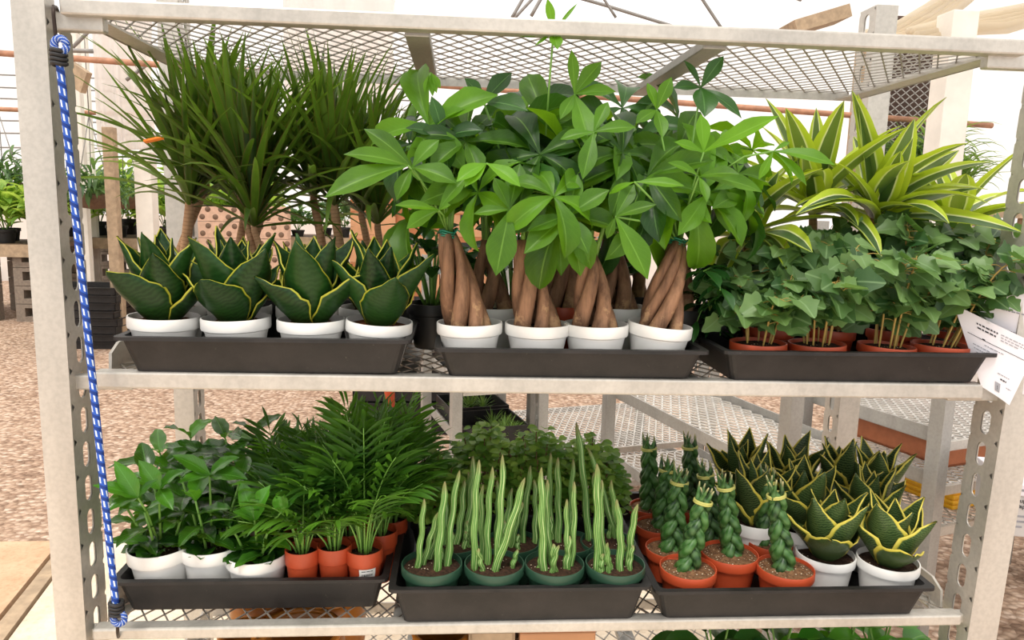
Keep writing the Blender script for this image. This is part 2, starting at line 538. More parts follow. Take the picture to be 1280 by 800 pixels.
# ------------------------------------------------------------------ light, world, view
world = bpy.data.worlds.new('world')
SC.world = world
world.use_nodes = True
wn = world.node_tree.nodes
bg = wn['Background']
bg.inputs['Color'].default_value = (1.0, .982, .958, 1)
bg.inputs['Strength'].default_value = 1.12
sun = bpy.data.lights.new('sun', 'SUN')
sun.energy = 3.6
sun.angle = R(18)
sun.color = (1, .95, .88)
so = bpy.data.objects.new('sun', sun)
COL.objects.link(so)
so.rotation_euler = (R(24), R(-12), 0)
SC.view_settings.view_transform = 'Standard'
SC.view_settings.look = 'None'
SC.view_settings.gamma = 1
SC.view_settings.exposure = 0.36
SC.view_settings.use_curve_mapping = False
SC.cycles.max_bounces = 8
SC.cycles.transparent_max_bounces = 12
SC.cycles.use_denoising = True
# ------------------------------------------------------------------ the setting
G = -1.15
fl = MB()
fl.box((-60, 1.86, G - .1), (60, 70, G))
tag(fl.build('floor', M['gravel']), kind='structure')
ob = at(200, 672, 1.86)
# paved strip in front of the gravel: a pale slab, a curb strip with open joints, a browner slab
def px_ground(px, py): 
    p = atz(px, py, G); return (p.x, p.y)
L0, L1 = px_ground(0, 775), px_ground(71, 687)
R0, R1 = px_ground(8, 800), px_ground(78, 706)
def on_line(a, b, y):
    k = (y - a[1]) / (b[1] - a[1])
    return a[0] + (b[0] - a[0]) * k
def slab(name, mat, corners, z0, z1, kind='structure'):
    b = MB()
    n = len(corners)
    lo = [b.P((x, y, z0)) for x, y in corners]
    hi = [b.P((x, y, z1)) for x, y in corners]
    b.F(hi, smooth=False); b.F(lo[::-1], smooth=False)
    for i in range(n):
        j = (i + 1) % n
        b.F((lo[i], lo[j], hi[j], hi[i]), smooth=False)
    return tag(b.build(name, mat), kind=kind)
y0, y1 = -4.0, 1.85
slab('floor_slab', M['dirt'], [(-14, y0), (on_line(L0, L1, y0) - .012, y0), (on_line(L0, L1, y1) - .012, y1), (-14, y1)], G - .1, G + .004)
slab('floor_curb', M['wood'], [(on_line(L0, L1, y0) + .008, y0), (on_line(R0, R1, y0) - .006, y0), (on_line(R0, R1, y1) - .006, y1), (on_line(L0, L1, y1) + .008, y1)], G - .1, G + .006)
slab('floor_path', M['concrete'], [(on_line(R0, R1, y0) + .006, y0), (1.0, y0), (.8, y1), (on_line(R0, R1, y1) + .006, y1)], G - .1, G)
slab('floor_gravel', M['gravel'], [(1.0, y0), (14, y0), (14, y1 + .01), (.8, y1 + .01)], G - .1, G - .002)

def wall(name, a, b, z0, z1, mat, bulge=.05, n=30):
    """a hanging film from a to b with soft upright folds"""
    m = MB()
    a, b = V((*a, 0)), V((*b, 0))
    nrm = (b - a).normalized().cross(V((0, 0, 1)))
    rows = []
    for j in range(5):
        z = z0 + (z1 - z0) * j / 4
        rows.append([m.P(a.lerp(b, i / n) + nrm * bulge * math.sin(i * 2.3 + j * .25) + V((0, 0, z))) for i in range(n + 1)])
    for j in range(4):
        for i in range(n):
            m.F((rows[j][i], rows[j][i + 1], rows[j + 1][i + 1], rows[j + 1][i]))
    o = m.build(name, mat)
    return tag(o, kind='structure')
BW = 12.0
wall('wall_back', (-13, BW), (4.4, BW), G, 3.2, M['film'])
wall('wall_left', (-13, -1), (-13, BW), G, 3.2, M['film'])
wall('wall_right', (4.4, -2.5), (4.4, BW), G, 3.2, M['film'], .04, 60)
# gable roof of film on pipe hoops
rf = MB()
def rz_(x): return 3.2 + 1.5 * (1 - abs((x + 4.3) / 8.7) ** 1.6)
xs = [-13 + 17.4 * i / 16 for i in range(17)]
rows = [[rf.P((x, y, rz_(x))) for x in xs] for y in (-2.5, 5, BW)]
for A, B in zip(rows, rows[1:]):
    for i in range(16): rf.F((A[i], A[i + 1], B[i + 1], B[i]))
tag(rf.build('roof', M['film']), kind='structure')

tn = 0
def trim(mb, mat, bevel=0):
    global tn
    tn += 1
    return tag(mb.build('trim_%d' % tn, mat, bevel=bevel), kind='structure')
for y in (3.2, 6.1, 9.0, 11.8):
    m = MB(); m.tube([(x, y, rz_(x) - .03) for x in xs], .03, 8); trim(m, M['wire'])
for x in (-9.8, -6.6, -3.2, .6):
    m = MB(); m.tube([(x, -2, rz_(x) - .06), (x, BW, rz_(x) - .06)], .022, 8); trim(m, M['wire'])
# long pipes and wires that run across the house behind the rack
def pipe(a, b, Ya, Yb, r, mat):
    m = MB()
    p, q = at(*a, Ya), at(*b, Yb)
    m.tube([p.lerp(q, k / 6) for k in range(7)], r, 8)
    return trim(m, mat)
pipe((-60, 62), (1240, 157), 4.2, 4.2, .021, M['rust'])
pipe((-60, 134), (420, 153), 8.0, 8.0, .026, M['rust'])
for k, (ya, yb) in enumerate(((92, 112), (108, 126), (122, 138), (166, 172), (184, 189), (150, 160))):
    pipe((-40, ya), (520, yb), 11.6, 11.6, .012, M['wire'])
# diagonal braces under the roof
for a, b, Y in (((84, 66), (110, 40), 6.0), ((158, 100), (182, 82), 6.0), ((640, 22), (662, -16), 6.4), ((640, 26), (692, -30), 7.0), ((664, 20), (690, -26), 6.0),
                ((905, 40), (860, -28), 6.2), ((150, 108), (186, 112), 7.5), ((56, 62), (116, 64), 5.0), ((770, 22), (740, -24), 8.0)):
    pipe(a, b, Y, Y, .017, M['wire'])
# upright timber posts
def post(px, pyb, w, mat, Y, top=3.0):
    m = MB()
    p = at(px, pyb, Y)
    m.box((p.x - w / 2, Y - w / 2, G), (p.x + w / 2, Y + w / 2, top))
    return trim(m, mat, .006)
post(74, 300, .11, M['wood'], 5.6, 1.9)
post(108, 300, .09, M['white_paint'], 7.6, 2.6)
post(144, 300, .10, M['wood'], 6.2, .95)
post(120, 300, .07, M['white_paint'], 9.2, 2.4)
post(186, 300, .16, M['white_paint'], 6.4, .75)
post(1066, 200, .08, M['wood'], 4.4, 1.6)
post(1180, 180, .16, M['white_paint'], 3.2, 1.5)
# dark vent wall seen through diamond netting, right
def mesh_panel(mb, x0, x1, y0, y1, z, w, h, t=.0026):
    nx = int((x1 - x0) / (w / 2)); w = (x1 - x0) / nx * 2
    ny = int((y1 - y0) / (h / 2)); h = (y1 - y0) / ny * 2
    for i in range(nx):
        xc = x0 + (i + .5) * w / 2
        for j in range(ny):
            sa = 1 if (i + j) % 2 == 0 else -1
            mb.bar((xc - sa * w / 4, y0 + j * h / 2, z), (xc + sa * w / 4, y0 + (j + 1) * h / 2, z), t, t * .8)
vp = at(1104, 215, 4.8); vq = at(1176, 100, 4.8)
m = MB(); m.box((vp.x - .1, 4.86, vp.z - .5), (vq.x + .12, 4.9, vq.z + .5))
tag(m.build('wall_vent', M['netting']), kind='structure')
m = MB()
mesh_panel(m, vp.x - .1, vq.x + .12, vp.z - .3, vq.z + .3, 0, .075, .062, .007)
m.v = [(x, 4.82 - z, y) for x, y, z in m.v]
tag(m.build('window_1', M['galv_dark']), kind='structure')

# ------------------------------------------------------------------ the nursery rack
HW = .777
BZ = -.446
def mid_z(x): return .003 - .0065 * x
SHELF_D = .56

def slotted_plate(mb, x, y0, y1, z0, z1, t=.004, pitch=.0605, sl=.045, sw=.024, off=.012):
    """upright sheet facing +-x with a column of long round-ended slots"""
    n = 28
    yc = (y0 + y1) / 2
    def put(xx, flip):
        z = z0 - off
        loops = []
        while z < z1:
            zc = z + pitch / 2
            inner, outer = [], []
            for q in range(n):
                an = 2 * math.pi * q / n
                c, s_ = math.cos(an), math.sin(an)
                iy = sw / 2 * c
                iz = sw / 2 * s_ + (1 if s_ > 0 else -1 if s_ < 0 else 0) * (sl / 2 - sw / 2) * (1 if abs(s_) > .01 else 0)
                k = 1 / max(abs(c), abs(s_))
                inner.append((yc + iy, zc + iz))
                outer.append((yc + (y1 - y0) / 2 * c * k, min(max(zc + pitch / 2 * s_ * k, z0), z1)))
            I = [mb.P((xx, y, min(max(zz, z0), z1))) for y, zz in inner]
            O = [mb.P((xx, y, zz)) for y, zz in outer]
            for q in range(n):
                r = (q + 1) % n
                f = (I[q], O[q], O[r], I[r])
                mb.F(f if flip else f[::-1], smooth=False)
            loops.append(I)
            z += pitch
        return loops
    A = put(x - t / 2, False); B = put(x + t / 2, True)
    for a, b in zip(A, B):
        for q in range(n):
            r = (q + 1) % n
            mb.F((a[q], a[r], b[r], b[q]), smooth=True)

def rack_post(mb, x0, x1, y, z0, z1, slot_side, depth=.078, pitch=.0605):
    """channel post: plain front flange, slotted inner web, plain outer web"""
    mb.box((x0, y, z0), (x1, y + .004, z1))
    inner = x1 - .002 if slot_side > 0 else x0 + .002
    outer = x0 + .002 if slot_side > 0 else x1 - .002
    slotted_plate(mb, inner, y + .004, y + depth, z0, z1, pitch=pitch, sl=pitch * .74, sw=depth * .30)
    mb.box((outer - .002, y + .004, z0), (outer + .002, y + depth, z1))
    lip = .012 * (-1 if slot_side > 0 else 1)
    mb.box((min(inner, inner + lip), y + depth - .003, z0), (max(inner, inner + lip), y + depth, z1))

rack = thing('nursery_rack', 'galvanised steel nursery rack with slotted posts and mesh shelves carrying the trays of plants', 'rack', (0, .28, G))
RT = Matrix.Translation((0, -.28, -G))
for x0, x1, y, sd in ((-.846, -.797, -.004, 1), (.798, .856, -.004, -1), (-.862, -.815, .60, 1), (.838, .893, .60, -1)):
    m = MB(); m.T = RT
    if x0 == .798:    # this post leans a little outwards
        m.T = RT @ Matrix.Translation((.82, 0, BZ)) @ Matrix.Rotation(.036, 4, 'Y') @ Matrix.Translation((-.82, 0, -BZ))
    rack_post(m, x0, x1, y, G + .02, .80, sd)
    m.build('post', M['galv'], rack)
proto_mesh = None
def rack_shelf(zl, zr, xl, xr, rail_h, top=False):
    zf = lambda x: zl + (zr - zl) * (x - xl) / (xr - xl)
    rail = MB(); rail.T = RT
    rail.bar((xl, .014, (zl - rail_h / 2)), (xr, .014, (zr - rail_h / 2)), .028, rail_h)
    sh = rail.build('shelf', M['galv'], rack, bevel=.0035)
    rr = MB(); rr.T = RT
    rr.bar((xl + .01, SHELF_D, zl + (-.012 if top else .006)), (xr - .01, SHELF_D, zr + (-.012 if top else .006)), .004, .03 if not top else .022)
    rr.build('rear_rail', M['galv'], sh)
    for x, z, s_ in ((xl + .006, zl, 1), (xr - .006, zr, -1)):
        e = MB(); e.T = RT
        if top:
            e.box((x - .003, .03, z - rail_h), (x + .003, SHELF_D - .01, z - .002))
            e.box((min(x, x + s_ * .042), .03, z - rail_h), (max(x, x + s_ * .042), SHELF_D - .01, z - rail_h + .004))
        else:
            # upstanding side lip with cut corners
            pts = [(.05, -.02), (SHELF_D - .03, -.02), (SHELF_D - .03, .022), (SHELF_D - .045, .034), (.085, .034), (.055, .02)]
            a = [e.P((x - .0025, yy, z + zz)) for yy, zz in pts]
            b = [e.P((x + .0025, yy, z + zz)) for yy, zz in pts]
            e.F(a[::-1], smooth=False); e.F(b, smooth=False)
            for i in range(6): e.F((a[i], a[(i + 1) % 6], b[(i + 1) % 6], b[i]), smooth=False)
            e.box((min(x, x + s_ * .022), .03, z - .018), (max(x, x + s_ * .022), SHELF_D - .01, z - .014))
        e.build('side_lip', M['galv'], sh)
        c = MB(); c.T = RT
        xo = x - s_ * (.045 if s_ > 0 or z < -.2 else .058 if z < .3 else .07)
        lo_, hi_ = (-.045, -.017) if top else (-rail_h * 1.25, -rail_h * .35)
        c.box((min(xo, x + s_ * .05), .016, z + lo_), (max(xo, x + s_ * .05), .036, z + hi_))
        c.build('corner_bracket', M['galv'], sh, bevel=.003)
    for px, (py) in (((520, 48), (901, 64)) if top else ((-.26, 0), (.26, 0))):
        x = at(px, py, 0).x if top else px
        c = MB(); c.T = RT
        c.box((x - .02, .03, zf(x) - .030), (x + .02, SHELF_D - .004, zf(x) - .014))
        c.build('cross_bar', M['galv_dark'], sh, bevel=.002)
    w = MB(); w.T = RT @ Matrix.Translation((0, 0, zf((xl + xr) / 2) - .006)) @ Matrix.Rotation(-math.atan2(zr - zl, xr - xl), 4, 'Y')
    mesh_panel(w, xl + .01, xr - .01, .028, SHELF_D, 0, .036, .056)
    w.build('wire_mesh', M['galv_mesh'], sh)
rack_shelf(.588, .588, -.778, .775, .025, True)
rack_shelf(.008, -.002, -.763, .773, .028)
rack_shelf(-.446, -.446, -.789, .784, .021)
rack_shelf(-.74, -.74, -.785, .785, .022)
BZ = -.446

# ------------------------------------------------------------------ bungee cord
cord = thing('bungee_cord', 'blue and white bungee cord stretched down the front of the rack by the left post', 'cord', at(72, 50, -.03))
CT = Matrix.Translation(-cord.location)
p0, p1 = at(73, 62, -.035), at(146, 768, -.035)
m = MB(); m.T = CT
m.tube([p0.lerp(p1, k / 40) for k in range(41)], .0056, 12)
m.build('rope', M['rope'], cord)
for q, up in ((p0, 1), (p1, -1)):
    m = MB(); m.T = CT
    lp = [q + V((.004 + .009 * math.cos(a), -.002, up * (.006 + .010 * math.sin(a)))) for a in [i * 2 * math.pi / 14 for i in range(15)]]
    m.tube(lp, .0055, 8)
    m.build('rope_loop', M['rope'], cord)
    m = MB(); m.T = CT
    for i in range(4):
        zc = q + V((0, 0, -up * (.002 + i * .0062)))
        m.tube([zc + V((.0095 * math.cos(a), .0095 * math.sin(a), .001 * math.sin(a * 2))) for a in [k * 2 * math.pi / 16 for k in range(17)]], .0034, 6, cap=False)
    m.build('clamp', M['black_rubber'], cord)
m = MB(); m.T = CT
ht = [at(*p, -.032) for p in ((71, 58), (69, 40), (67, 20), (67, 12))] + [at(67, 8, -.012), at(70, 9, .02), at(72, 14, .036)]
m.tube(ht, .0028, 8)
m.build('hook', M['hook'], cord)
m = MB(); m.T = CT
m.tube([at(147, 778, -.032), at(147, 790, -.02), at(148, 796, .0), at(148, 790, .03)], .0028, 8)
m.build('hook', M['hook'], cord)

# ------------------------------------------------------------------ trays
def make_tray(label, xl, xr, z, h, yf=-.018, yb=.455, tap=.016):
    t = thing('seedling_tray', label, 'tray', ((xl + xr) / 2, (yf + yb) / 2, z), 0, 'black plant trays')
    hx, hy = (xr - xl) / 2, (yb - yf) / 2
    rim = .009
    def loop(mb, dx, zz, r=.012):
        pts = []
        X, Y = hx - dx, hy - dx
        for cx, cy, a0 in ((X - r, Y - r, 0), (-X + r, Y - r, 90), (-X + r, -Y + r, 180), (X - r, -Y + r, 270)):
            for k in range(4):
                a = R(a0 + 30 * k)
                pts.append(mb.P((cx + r * math.cos(a), cy + r * math.sin(a), zz)))
        return pts
    b = MB()
    A = [loop(b, rim + tap, 0), loop(b, rim, h - .002), loop(b, rim + .003, h - .002), loop(b, rim + tap + .003, .003)]
    for p, q in zip(A, A[1:]):
        for i in range(16): b.F((p[i], p[(i + 1) % 16], q[(i + 1) % 16], q[i]), smooth=False)
    b.F(A[0][::-1], smooth=False); b.F(A[3], smooth=False)
    b.build('tray_body', M['tray'], t)
    b = MB()
    A = [loop(b, rim + .002, h - .006), loop(b, 0, h - .006), loop(b, 0, h), loop(b, rim + .003, h), loop(b, rim + .002, h - .006)]
    for p, q in zip(A, A[1:]):
        for i in range(16): b.F((p[i], p[(i + 1) % 16], q[(i + 1) % 16], q[i]), smooth=False)
    b.build('rim', M['tray'], t)
    return t
make_tray('black tray of small snake plants at the blue cord end of the middle shelf', -.722, -.244, mid_z(-.48) + .002, .061)
make_tray('black tray of money trees at the centre of the middle shelf', -.207, .262, mid_z(0) + .001, .052)
make_tray('black tray of ivies in terracotta pots on the middle shelf beside the paper sheet', .286, .781, mid_z(.5) + .001, .056)
make_tray('black tray of coffee plants and small palms on the bottom shelf, where the cord ends', -.775, -.287, BZ + .001, .066, .035, .51)
make_tray('black tray of striped stem plants in green pots on the bottom shelf', -.283, .184, BZ + .001, .074)
make_tray('black tray of braided and yellow edged snake plants on the bottom shelf', .190, .716, BZ + .001, .064)
# ------------------------------------------------------------------ pots and soil
def floor_z(shelf, x): return (mid_z(x) if shelf == 'mid' else BZ) + .0055
_cache = {}
def pot_mesh(kind, r, h):
    key = ('pot', kind, round(r, 4), round(h, 3))
    if key not in _cache:
        m = MB(); m.sharp = True
        b = .7 if h > r * 1.4 else .78
        k = .76 if kind != 'green_pot' else .8
        if kind == 'terra_pot': k = .72
        m.lathe([(0, .001), (r * b - .003, 0), (r * b, .003), (r * (b + (.93 - b) * .9), h * k - .002), (r * .985, h * k), (r, h * k + .003),
                 (r, h - .002), (r * .988, h), (r * .955, h), (r * .945, h - .002), (r * .9, h * .7), (r * .6, h * .66), (0, h * .66)], 44)
        _cache[key] = m.mesh('pot', M[kind])
    return _cache[key]
def soil_mesh(mat, r):
    key = ('soil', mat, round(r, 4))
    if key not in _cache:
        m = MB()
        rs = random.Random(5)
        rings = [[m.P((0, 0, .006))]]
        for q in range(1, 7):
            rr = r * q / 6
            rings.append([m.P((rr * math.cos(a), rr * math.sin(a), .006 * (1 - (q / 6) ** 2) + rs.uniform(-.002, .002) * (q < 6))) for a in [2 * math.pi * i / 24 for i in range(24)]])
        for A, B in zip(rings, rings[1:]):
            for i in range(24):
                j = (i + 1) % 24
                if len(A) == 1: m.F((A[0], B[i], B[j]))
                else: m.F((A[i], B[i], B[j], A[j]))
        _cache[key] = m.mesh('soil', M[mat])
    return _cache[key]

class Plant:
    """a pot on its tray, its soil, and a local frame for what grows in it"""
    def __init__(s, name, label, cat, px, py, Y, shelf, kind, r, group=None, soil='soil', tilt=(0, 0), fill=.86, zadd=0, minh=.03, maxh=.102):
        rim = at(px, py, Y)
        base = floor_z(shelf, rim.x) + zadd
        s.h = min(max(rim.z - base, minh), maxh)
        s.r = r
        s.t = thing(name, label, cat, (rim.x, Y, base), 0, group)
        s.t.rotation_euler = (R(tilt[0]), R(tilt[1]), 0)
        s.o = V((rim.x, Y, base))
        link('pot', pot_mesh(kind, r, s.h), s.t)
        s.hs = s.h * fill
        link('soil', soil_mesh(soil, r * .935), s.t, (0, 0, s.hs))
    def loc(s, px, py, Y=None):
        """pixel -> local point"""
        return at(px, py, s.o.y if Y is None else Y) - s.o

ORD = ['first', 'second', 'third', 'fourth', 'fifth', 'sixth', 'seventh', 'eighth']

# ------------------------------------------------------------------ snake plants (rosettes)
def hahnii(P, mat, leaves, H, seed, spread=1., az0=None, W=.066, el0=42):
    random.seed(seed)
    az = rnd(0, 6) if az0 is None else az0
    for i in range(leaves):
        k = i / max(leaves - 1, 1)            # 0 outer .. 1 inner
        a = az + i * R(137.5) + rnd(-.15, .15)
        el = R(el0 + (80 - el0) * k ** .8) / (1 if spread <= 1 else spread) + rnd(-.06, .06)
        L = H * (.86 + .3 * math.sin(k * 2.6)) * rnd(.92, 1.08)
        w = W * (1.05 - .3 * k) * rnd(.9, 1.1)
        m = MB(); m.cv = rnd(.1, .9)
        ro = P.r * (.34 - .28 * k)
        d = pol(a, el)
        m.blade((ro * math.cos(a), ro * math.sin(a), P.hs - .004), d, L, w, HAHN, up=-V((math.cos(a), math.sin(a), -.3)), n=11, m=4,
                bend=rnd(-.35, .05) + (.1 if k < .3 else 0), fold=.3 + .1 * k, cup=True, twist=rnd(-.4, .4), wave=.03)
        o = m.build('leaf', M[mat], P.t)
        s = o.modifiers.new('Solidify', 'SOLIDIFY'); s.thickness = .0022; s.offset = 0

grp = 'dark snake plants in white pots'
for i, (px, py, H, az, tl) in enumerate(((203, 394, .128, 4.1, (0, 2)), (296, 396, .122, 4.6, (0, -1)), (389, 398, .130, 3.6, (0, 0)), (471, 399, .125, 4.9, (2, 3.5)))):
    P = Plant('snake_plant', ('dark green snake plant in white pot nearest the blue cord', 'dark snake plant in white pot, second from the blue cord in the tray front row',
        'dark snake plant in white pot, third from the blue cord in the tray front row', 'dark snake plant in tilted white pot beside the mesh gap at the tray end')[i],
        'snake plant', px, py, .055, 'mid', 'white_pot', .0575, grp, 'soil_red', tl)
    hahnii(P, 'hahnii', 11, H * 1.14, 20 + i, az0=az, W=.086, el0=47)
for i, (px, py) in enumerate(((218, 380), (300, 381), (384, 382), (462, 383))):
    P = Plant('snake_plant', 'dark green snake plant in the second tray row behind %s white potted one' % ('the first', 'the second', 'the third', 'the tilted')[i],
        'snake plant', px, py, .185, 'mid', 'white_pot', .0575, grp, 'soil_red')
    hahnii(P, 'hahnii', 9, .125, 40 + i, W=.076, el0=50)

grp = 'yellow edged snake plants'
for i, (px, py, az, H, wy) in enumerate(((1032, 690, 4.3, .125, .105), (1110, 698, 4.4, .115, .062))):
    P = Plant('snake_plant', ('yellow edged snake plant in white pot beside a terracotta pot, tray front row', 'yellow edged snake plant in white pot at the tray corner, front row')[i],
        'snake plant', px, py, wy, 'low', 'white_pot', .0565, grp)
    hahnii(P, 'hahnii_gold', 11, H * 1.08, 61 + i, az0=az, W=.086, el0=44)
for i, (px, py, Y) in enumerate(((1000, 655, .18), (1085, 660, .18), (945, 630, .20), (925, 605, .35), (985, 610, .33), (1050, 615, .32), (1092, 625, .30))):
    P = Plant('snake_plant', ('yellow edged snake plant behind the front row white pot beside the terracotta pots', 'yellow edged snake plant behind the corner white pot',
        'yellow edged snake plant behind the third braided one', 'yellow edged snake plant in the rear row nearest the braided plants', 'yellow edged snake plant second in the rear row from the braided plants',
        'yellow edged snake plant third in the rear row from the braided plants', 'yellow edged snake plant at the rear corner of the tray')[i],
        'snake plant', px, py, Y, 'low', 'white_pot', .0545, grp)
    hahnii(P, 'hahnii_gold', 11, .135, 70 + i, W=.074, el0=44)

# ------------------------------------------------------------------ dragon trees (narrow leaved)
grp = 'narrow leaved dragon trees'
def marginata(i, potpx, Y, crowns, label, seed):
    random.seed(seed)
    P = Plant('dragon_tree', label, 'dragon tree', potpx, 372, Y, 'mid', 'black_pot', .05, grp)
    for cx, cy, cY, n, Lk, cr in crowns:
        c = P.loc(cx, cy, cY)
        m = MB()
        b = V((rnd(-.015, .015), rnd(-.015, .015), P.hs - .005))
        mid = b.lerp(c, .55) + V((rnd(-.012, .012), rnd(-.01, .01), 0))
        pts = [b, b.lerp(mid, .5) + V((rnd(-.004, .004), 0, 0)), mid, mid.lerp(c, .5), c, c + V((0, 0, .03))]
        m.tube(pts, [cr * 1.15, cr * 1.1, cr, cr * .95, cr * .9, cr * .6], 10)
        m.build('cane', M['cane'], P.t)
        m = MB()
        for k in range(n):
            f = k / n
            a = k * R(137.5) + rnd(-.2, .2)
            el = R(8 + 80 * f ** .42) + rnd(-.1, .1)
            L = Lk * rnd(.78, 1.06) * (.8 + .2 * math.sin(f * 3.1))
            m.cv = max(0, min(1, rnd(0, .7) + (.25 if random.random() < .2 else 0)))
            m.blade(c + V((0, 0, .005 + .035 * f)) + pol(a, 0) * .004, pol(a, el), L, rnd(.0115, .0175), STRAP, n=9, m=1,
                    bend=rnd(.05, .35) + (1 - f) * rnd(.1, 1.3), fold=.3, twist=rnd(-.5, .5))
        m.build('leaf_crown', M['marginata'], P.t)
    return P
P = marginata(0, 205, .33, ((237, 262, .33, 62, .34, .011), (258, 232, .36, 60, .33, .0085)), 'narrow leaved dragon tree with a forked tan cane nearest the cord', 101)
m = MB(); a, b = P.loc(181, 177, .10), P.loc(203, 172, .10)
m.bar(a, b, .0035, .011, (0, -1, .2)); m.build('orange_plant_tag', M['orange_tag'], P.t)
marginata(1, 300, .36, ((306, 268, .38, 60, .32, .009), (330, 258, .34, 56, .33, .010)), 'narrow leaved dragon tree second from the cord, behind the snake plants', 102)
marginata(2, 330, .24, ((318, 288, .25, 52, .30, .007), (300, 250, .27, 40, .30, .007)), 'bushy narrow leaved dragon tree directly behind the third white potted snake plant', 103)
marginata(3, 420, .36, ((418, 262, .35, 62, .34, .010), (392, 250, .38, 50, .33, .009)), 'tall narrow leaved dragon tree beside the first money tree', 104)
marginata(4, 470, .40, ((472, 285, .38, 50, .30, .008), (452, 270, .40, 46, .32, .008)), 'narrow leaved dragon tree at the rear corner of the tray, behind the money tree leaves', 105)

# ------------------------------------------------------------------ money trees
LEAFLET = interp([(0, .05), (.12, .24), (.3, .62), (.48, .92), (.62, 1), (.76, .8), (.87, .44), (.94, .18), (1, .01)])
def to(mb, a, b, W, prof, arc=.4, up=(0, 0, 1), n=8, m=2, fold=.25, cup=False, wave=0., twist=0.):
    """leaf whose chord runs from a to b and arches by arc radians"""
    a, b = V(a), V(b)
    t = b - a
    ch = t.length
    t.normalize()
    N = V(up) - t * V(up).dot(t)
    if N.length < .05: N = V((0, -1, .3)) - t * V((0, -1, .3)).dot(t)
    N.normalize()
    S = t.cross(N)
    d = Quaternion(S, arc / 2) @ t
    N2 = Quaternion(S, arc / 2) @ N
    L = ch * (arc / 2 / math.sin(arc / 2) if abs(arc) > .02 else 1)
    mb.blade(a, d, L, W, prof, up=N2, n=n, m=m, bend=arc, fold=fold, cup=cup, wave=wave, twist=twist)

def palmate(P, origin, c, axis, L, n, mat, ref=None, droop=.5, lo=.75):
    m = MB()
    axis = V(axis).normalized()
    m.m = 1
    mid = V(origin).lerp(c, .5) + V((0, 0, (V(c) - V(origin)).length * .12))
    m.tube([origin, mid, c], .0016, 6)
    m.m = 0
    out = (V(c) - V(origin)) if ref is None else V(ref)
    x = out - axis * out.dot(axis)
    if x.length < 1e-3: x = V((1, 0, 0)) - axis * axis.x
    x.normalize(); y = axis.cross(x)
    base = rnd(-.05, .7) + (.3 if random.random() < .18 else 0)
    for k in range(n):
        a = 2 * math.pi * (k + .0) / n * (.94 if n > 4 else .8) + rnd(-.12, .12)
        a = a if k % 1 == 0 else a
        f = .5 + .5 * math.cos(a)
        LL = L * (lo + (1 - lo) * f) * rnd(.88, 1.08)
        d = x * math.cos(a) + y * math.sin(a)
        d = (d + axis * rnd(.05, .35)).normalized()
        m.cv = max(0, min(1, base + rnd(-.2, .2)))
        m.blade(c, d, LL, LL * rnd(.34, .42), LEAFLET, up=axis, n=8, m=2, bend=droop * rnd(.6, 1.5), fold=rnd(.12, .4), wave=.035, twist=rnd(-.3, .3))
    return m.build('leaf', [M[mat], M['stem_green']], P.t)

def leaflets_px(P, c, tips, mat, W=.4, arc=.5, up=(0, -.8, .6), origin=None, bright=.5):
    """a palmate leaf whose leaflets end at given pixels"""
    m = MB()
    if origin is not None:
        m.m = 1
        m.tube([origin, V(origin).lerp(c, .5) + V((0, 0, .012)), c], .0017, 6)
        m.m = 0
    for tp in tips:
        x, y, Y = tp[:3]
        b = P.loc(x, y, Y)
        LL = (b - V(c)).length
        m.cv = max(0, min(1, bright + rnd(-.15, .15)))
        to(m, c, b, LL * (tp[3] if len(tp) > 3 else W), LEAFLET, arc, up, 10, 3, .16, wave=.015)
    return m.build('leaf', [M[mat], M['stem_green']], P.t)

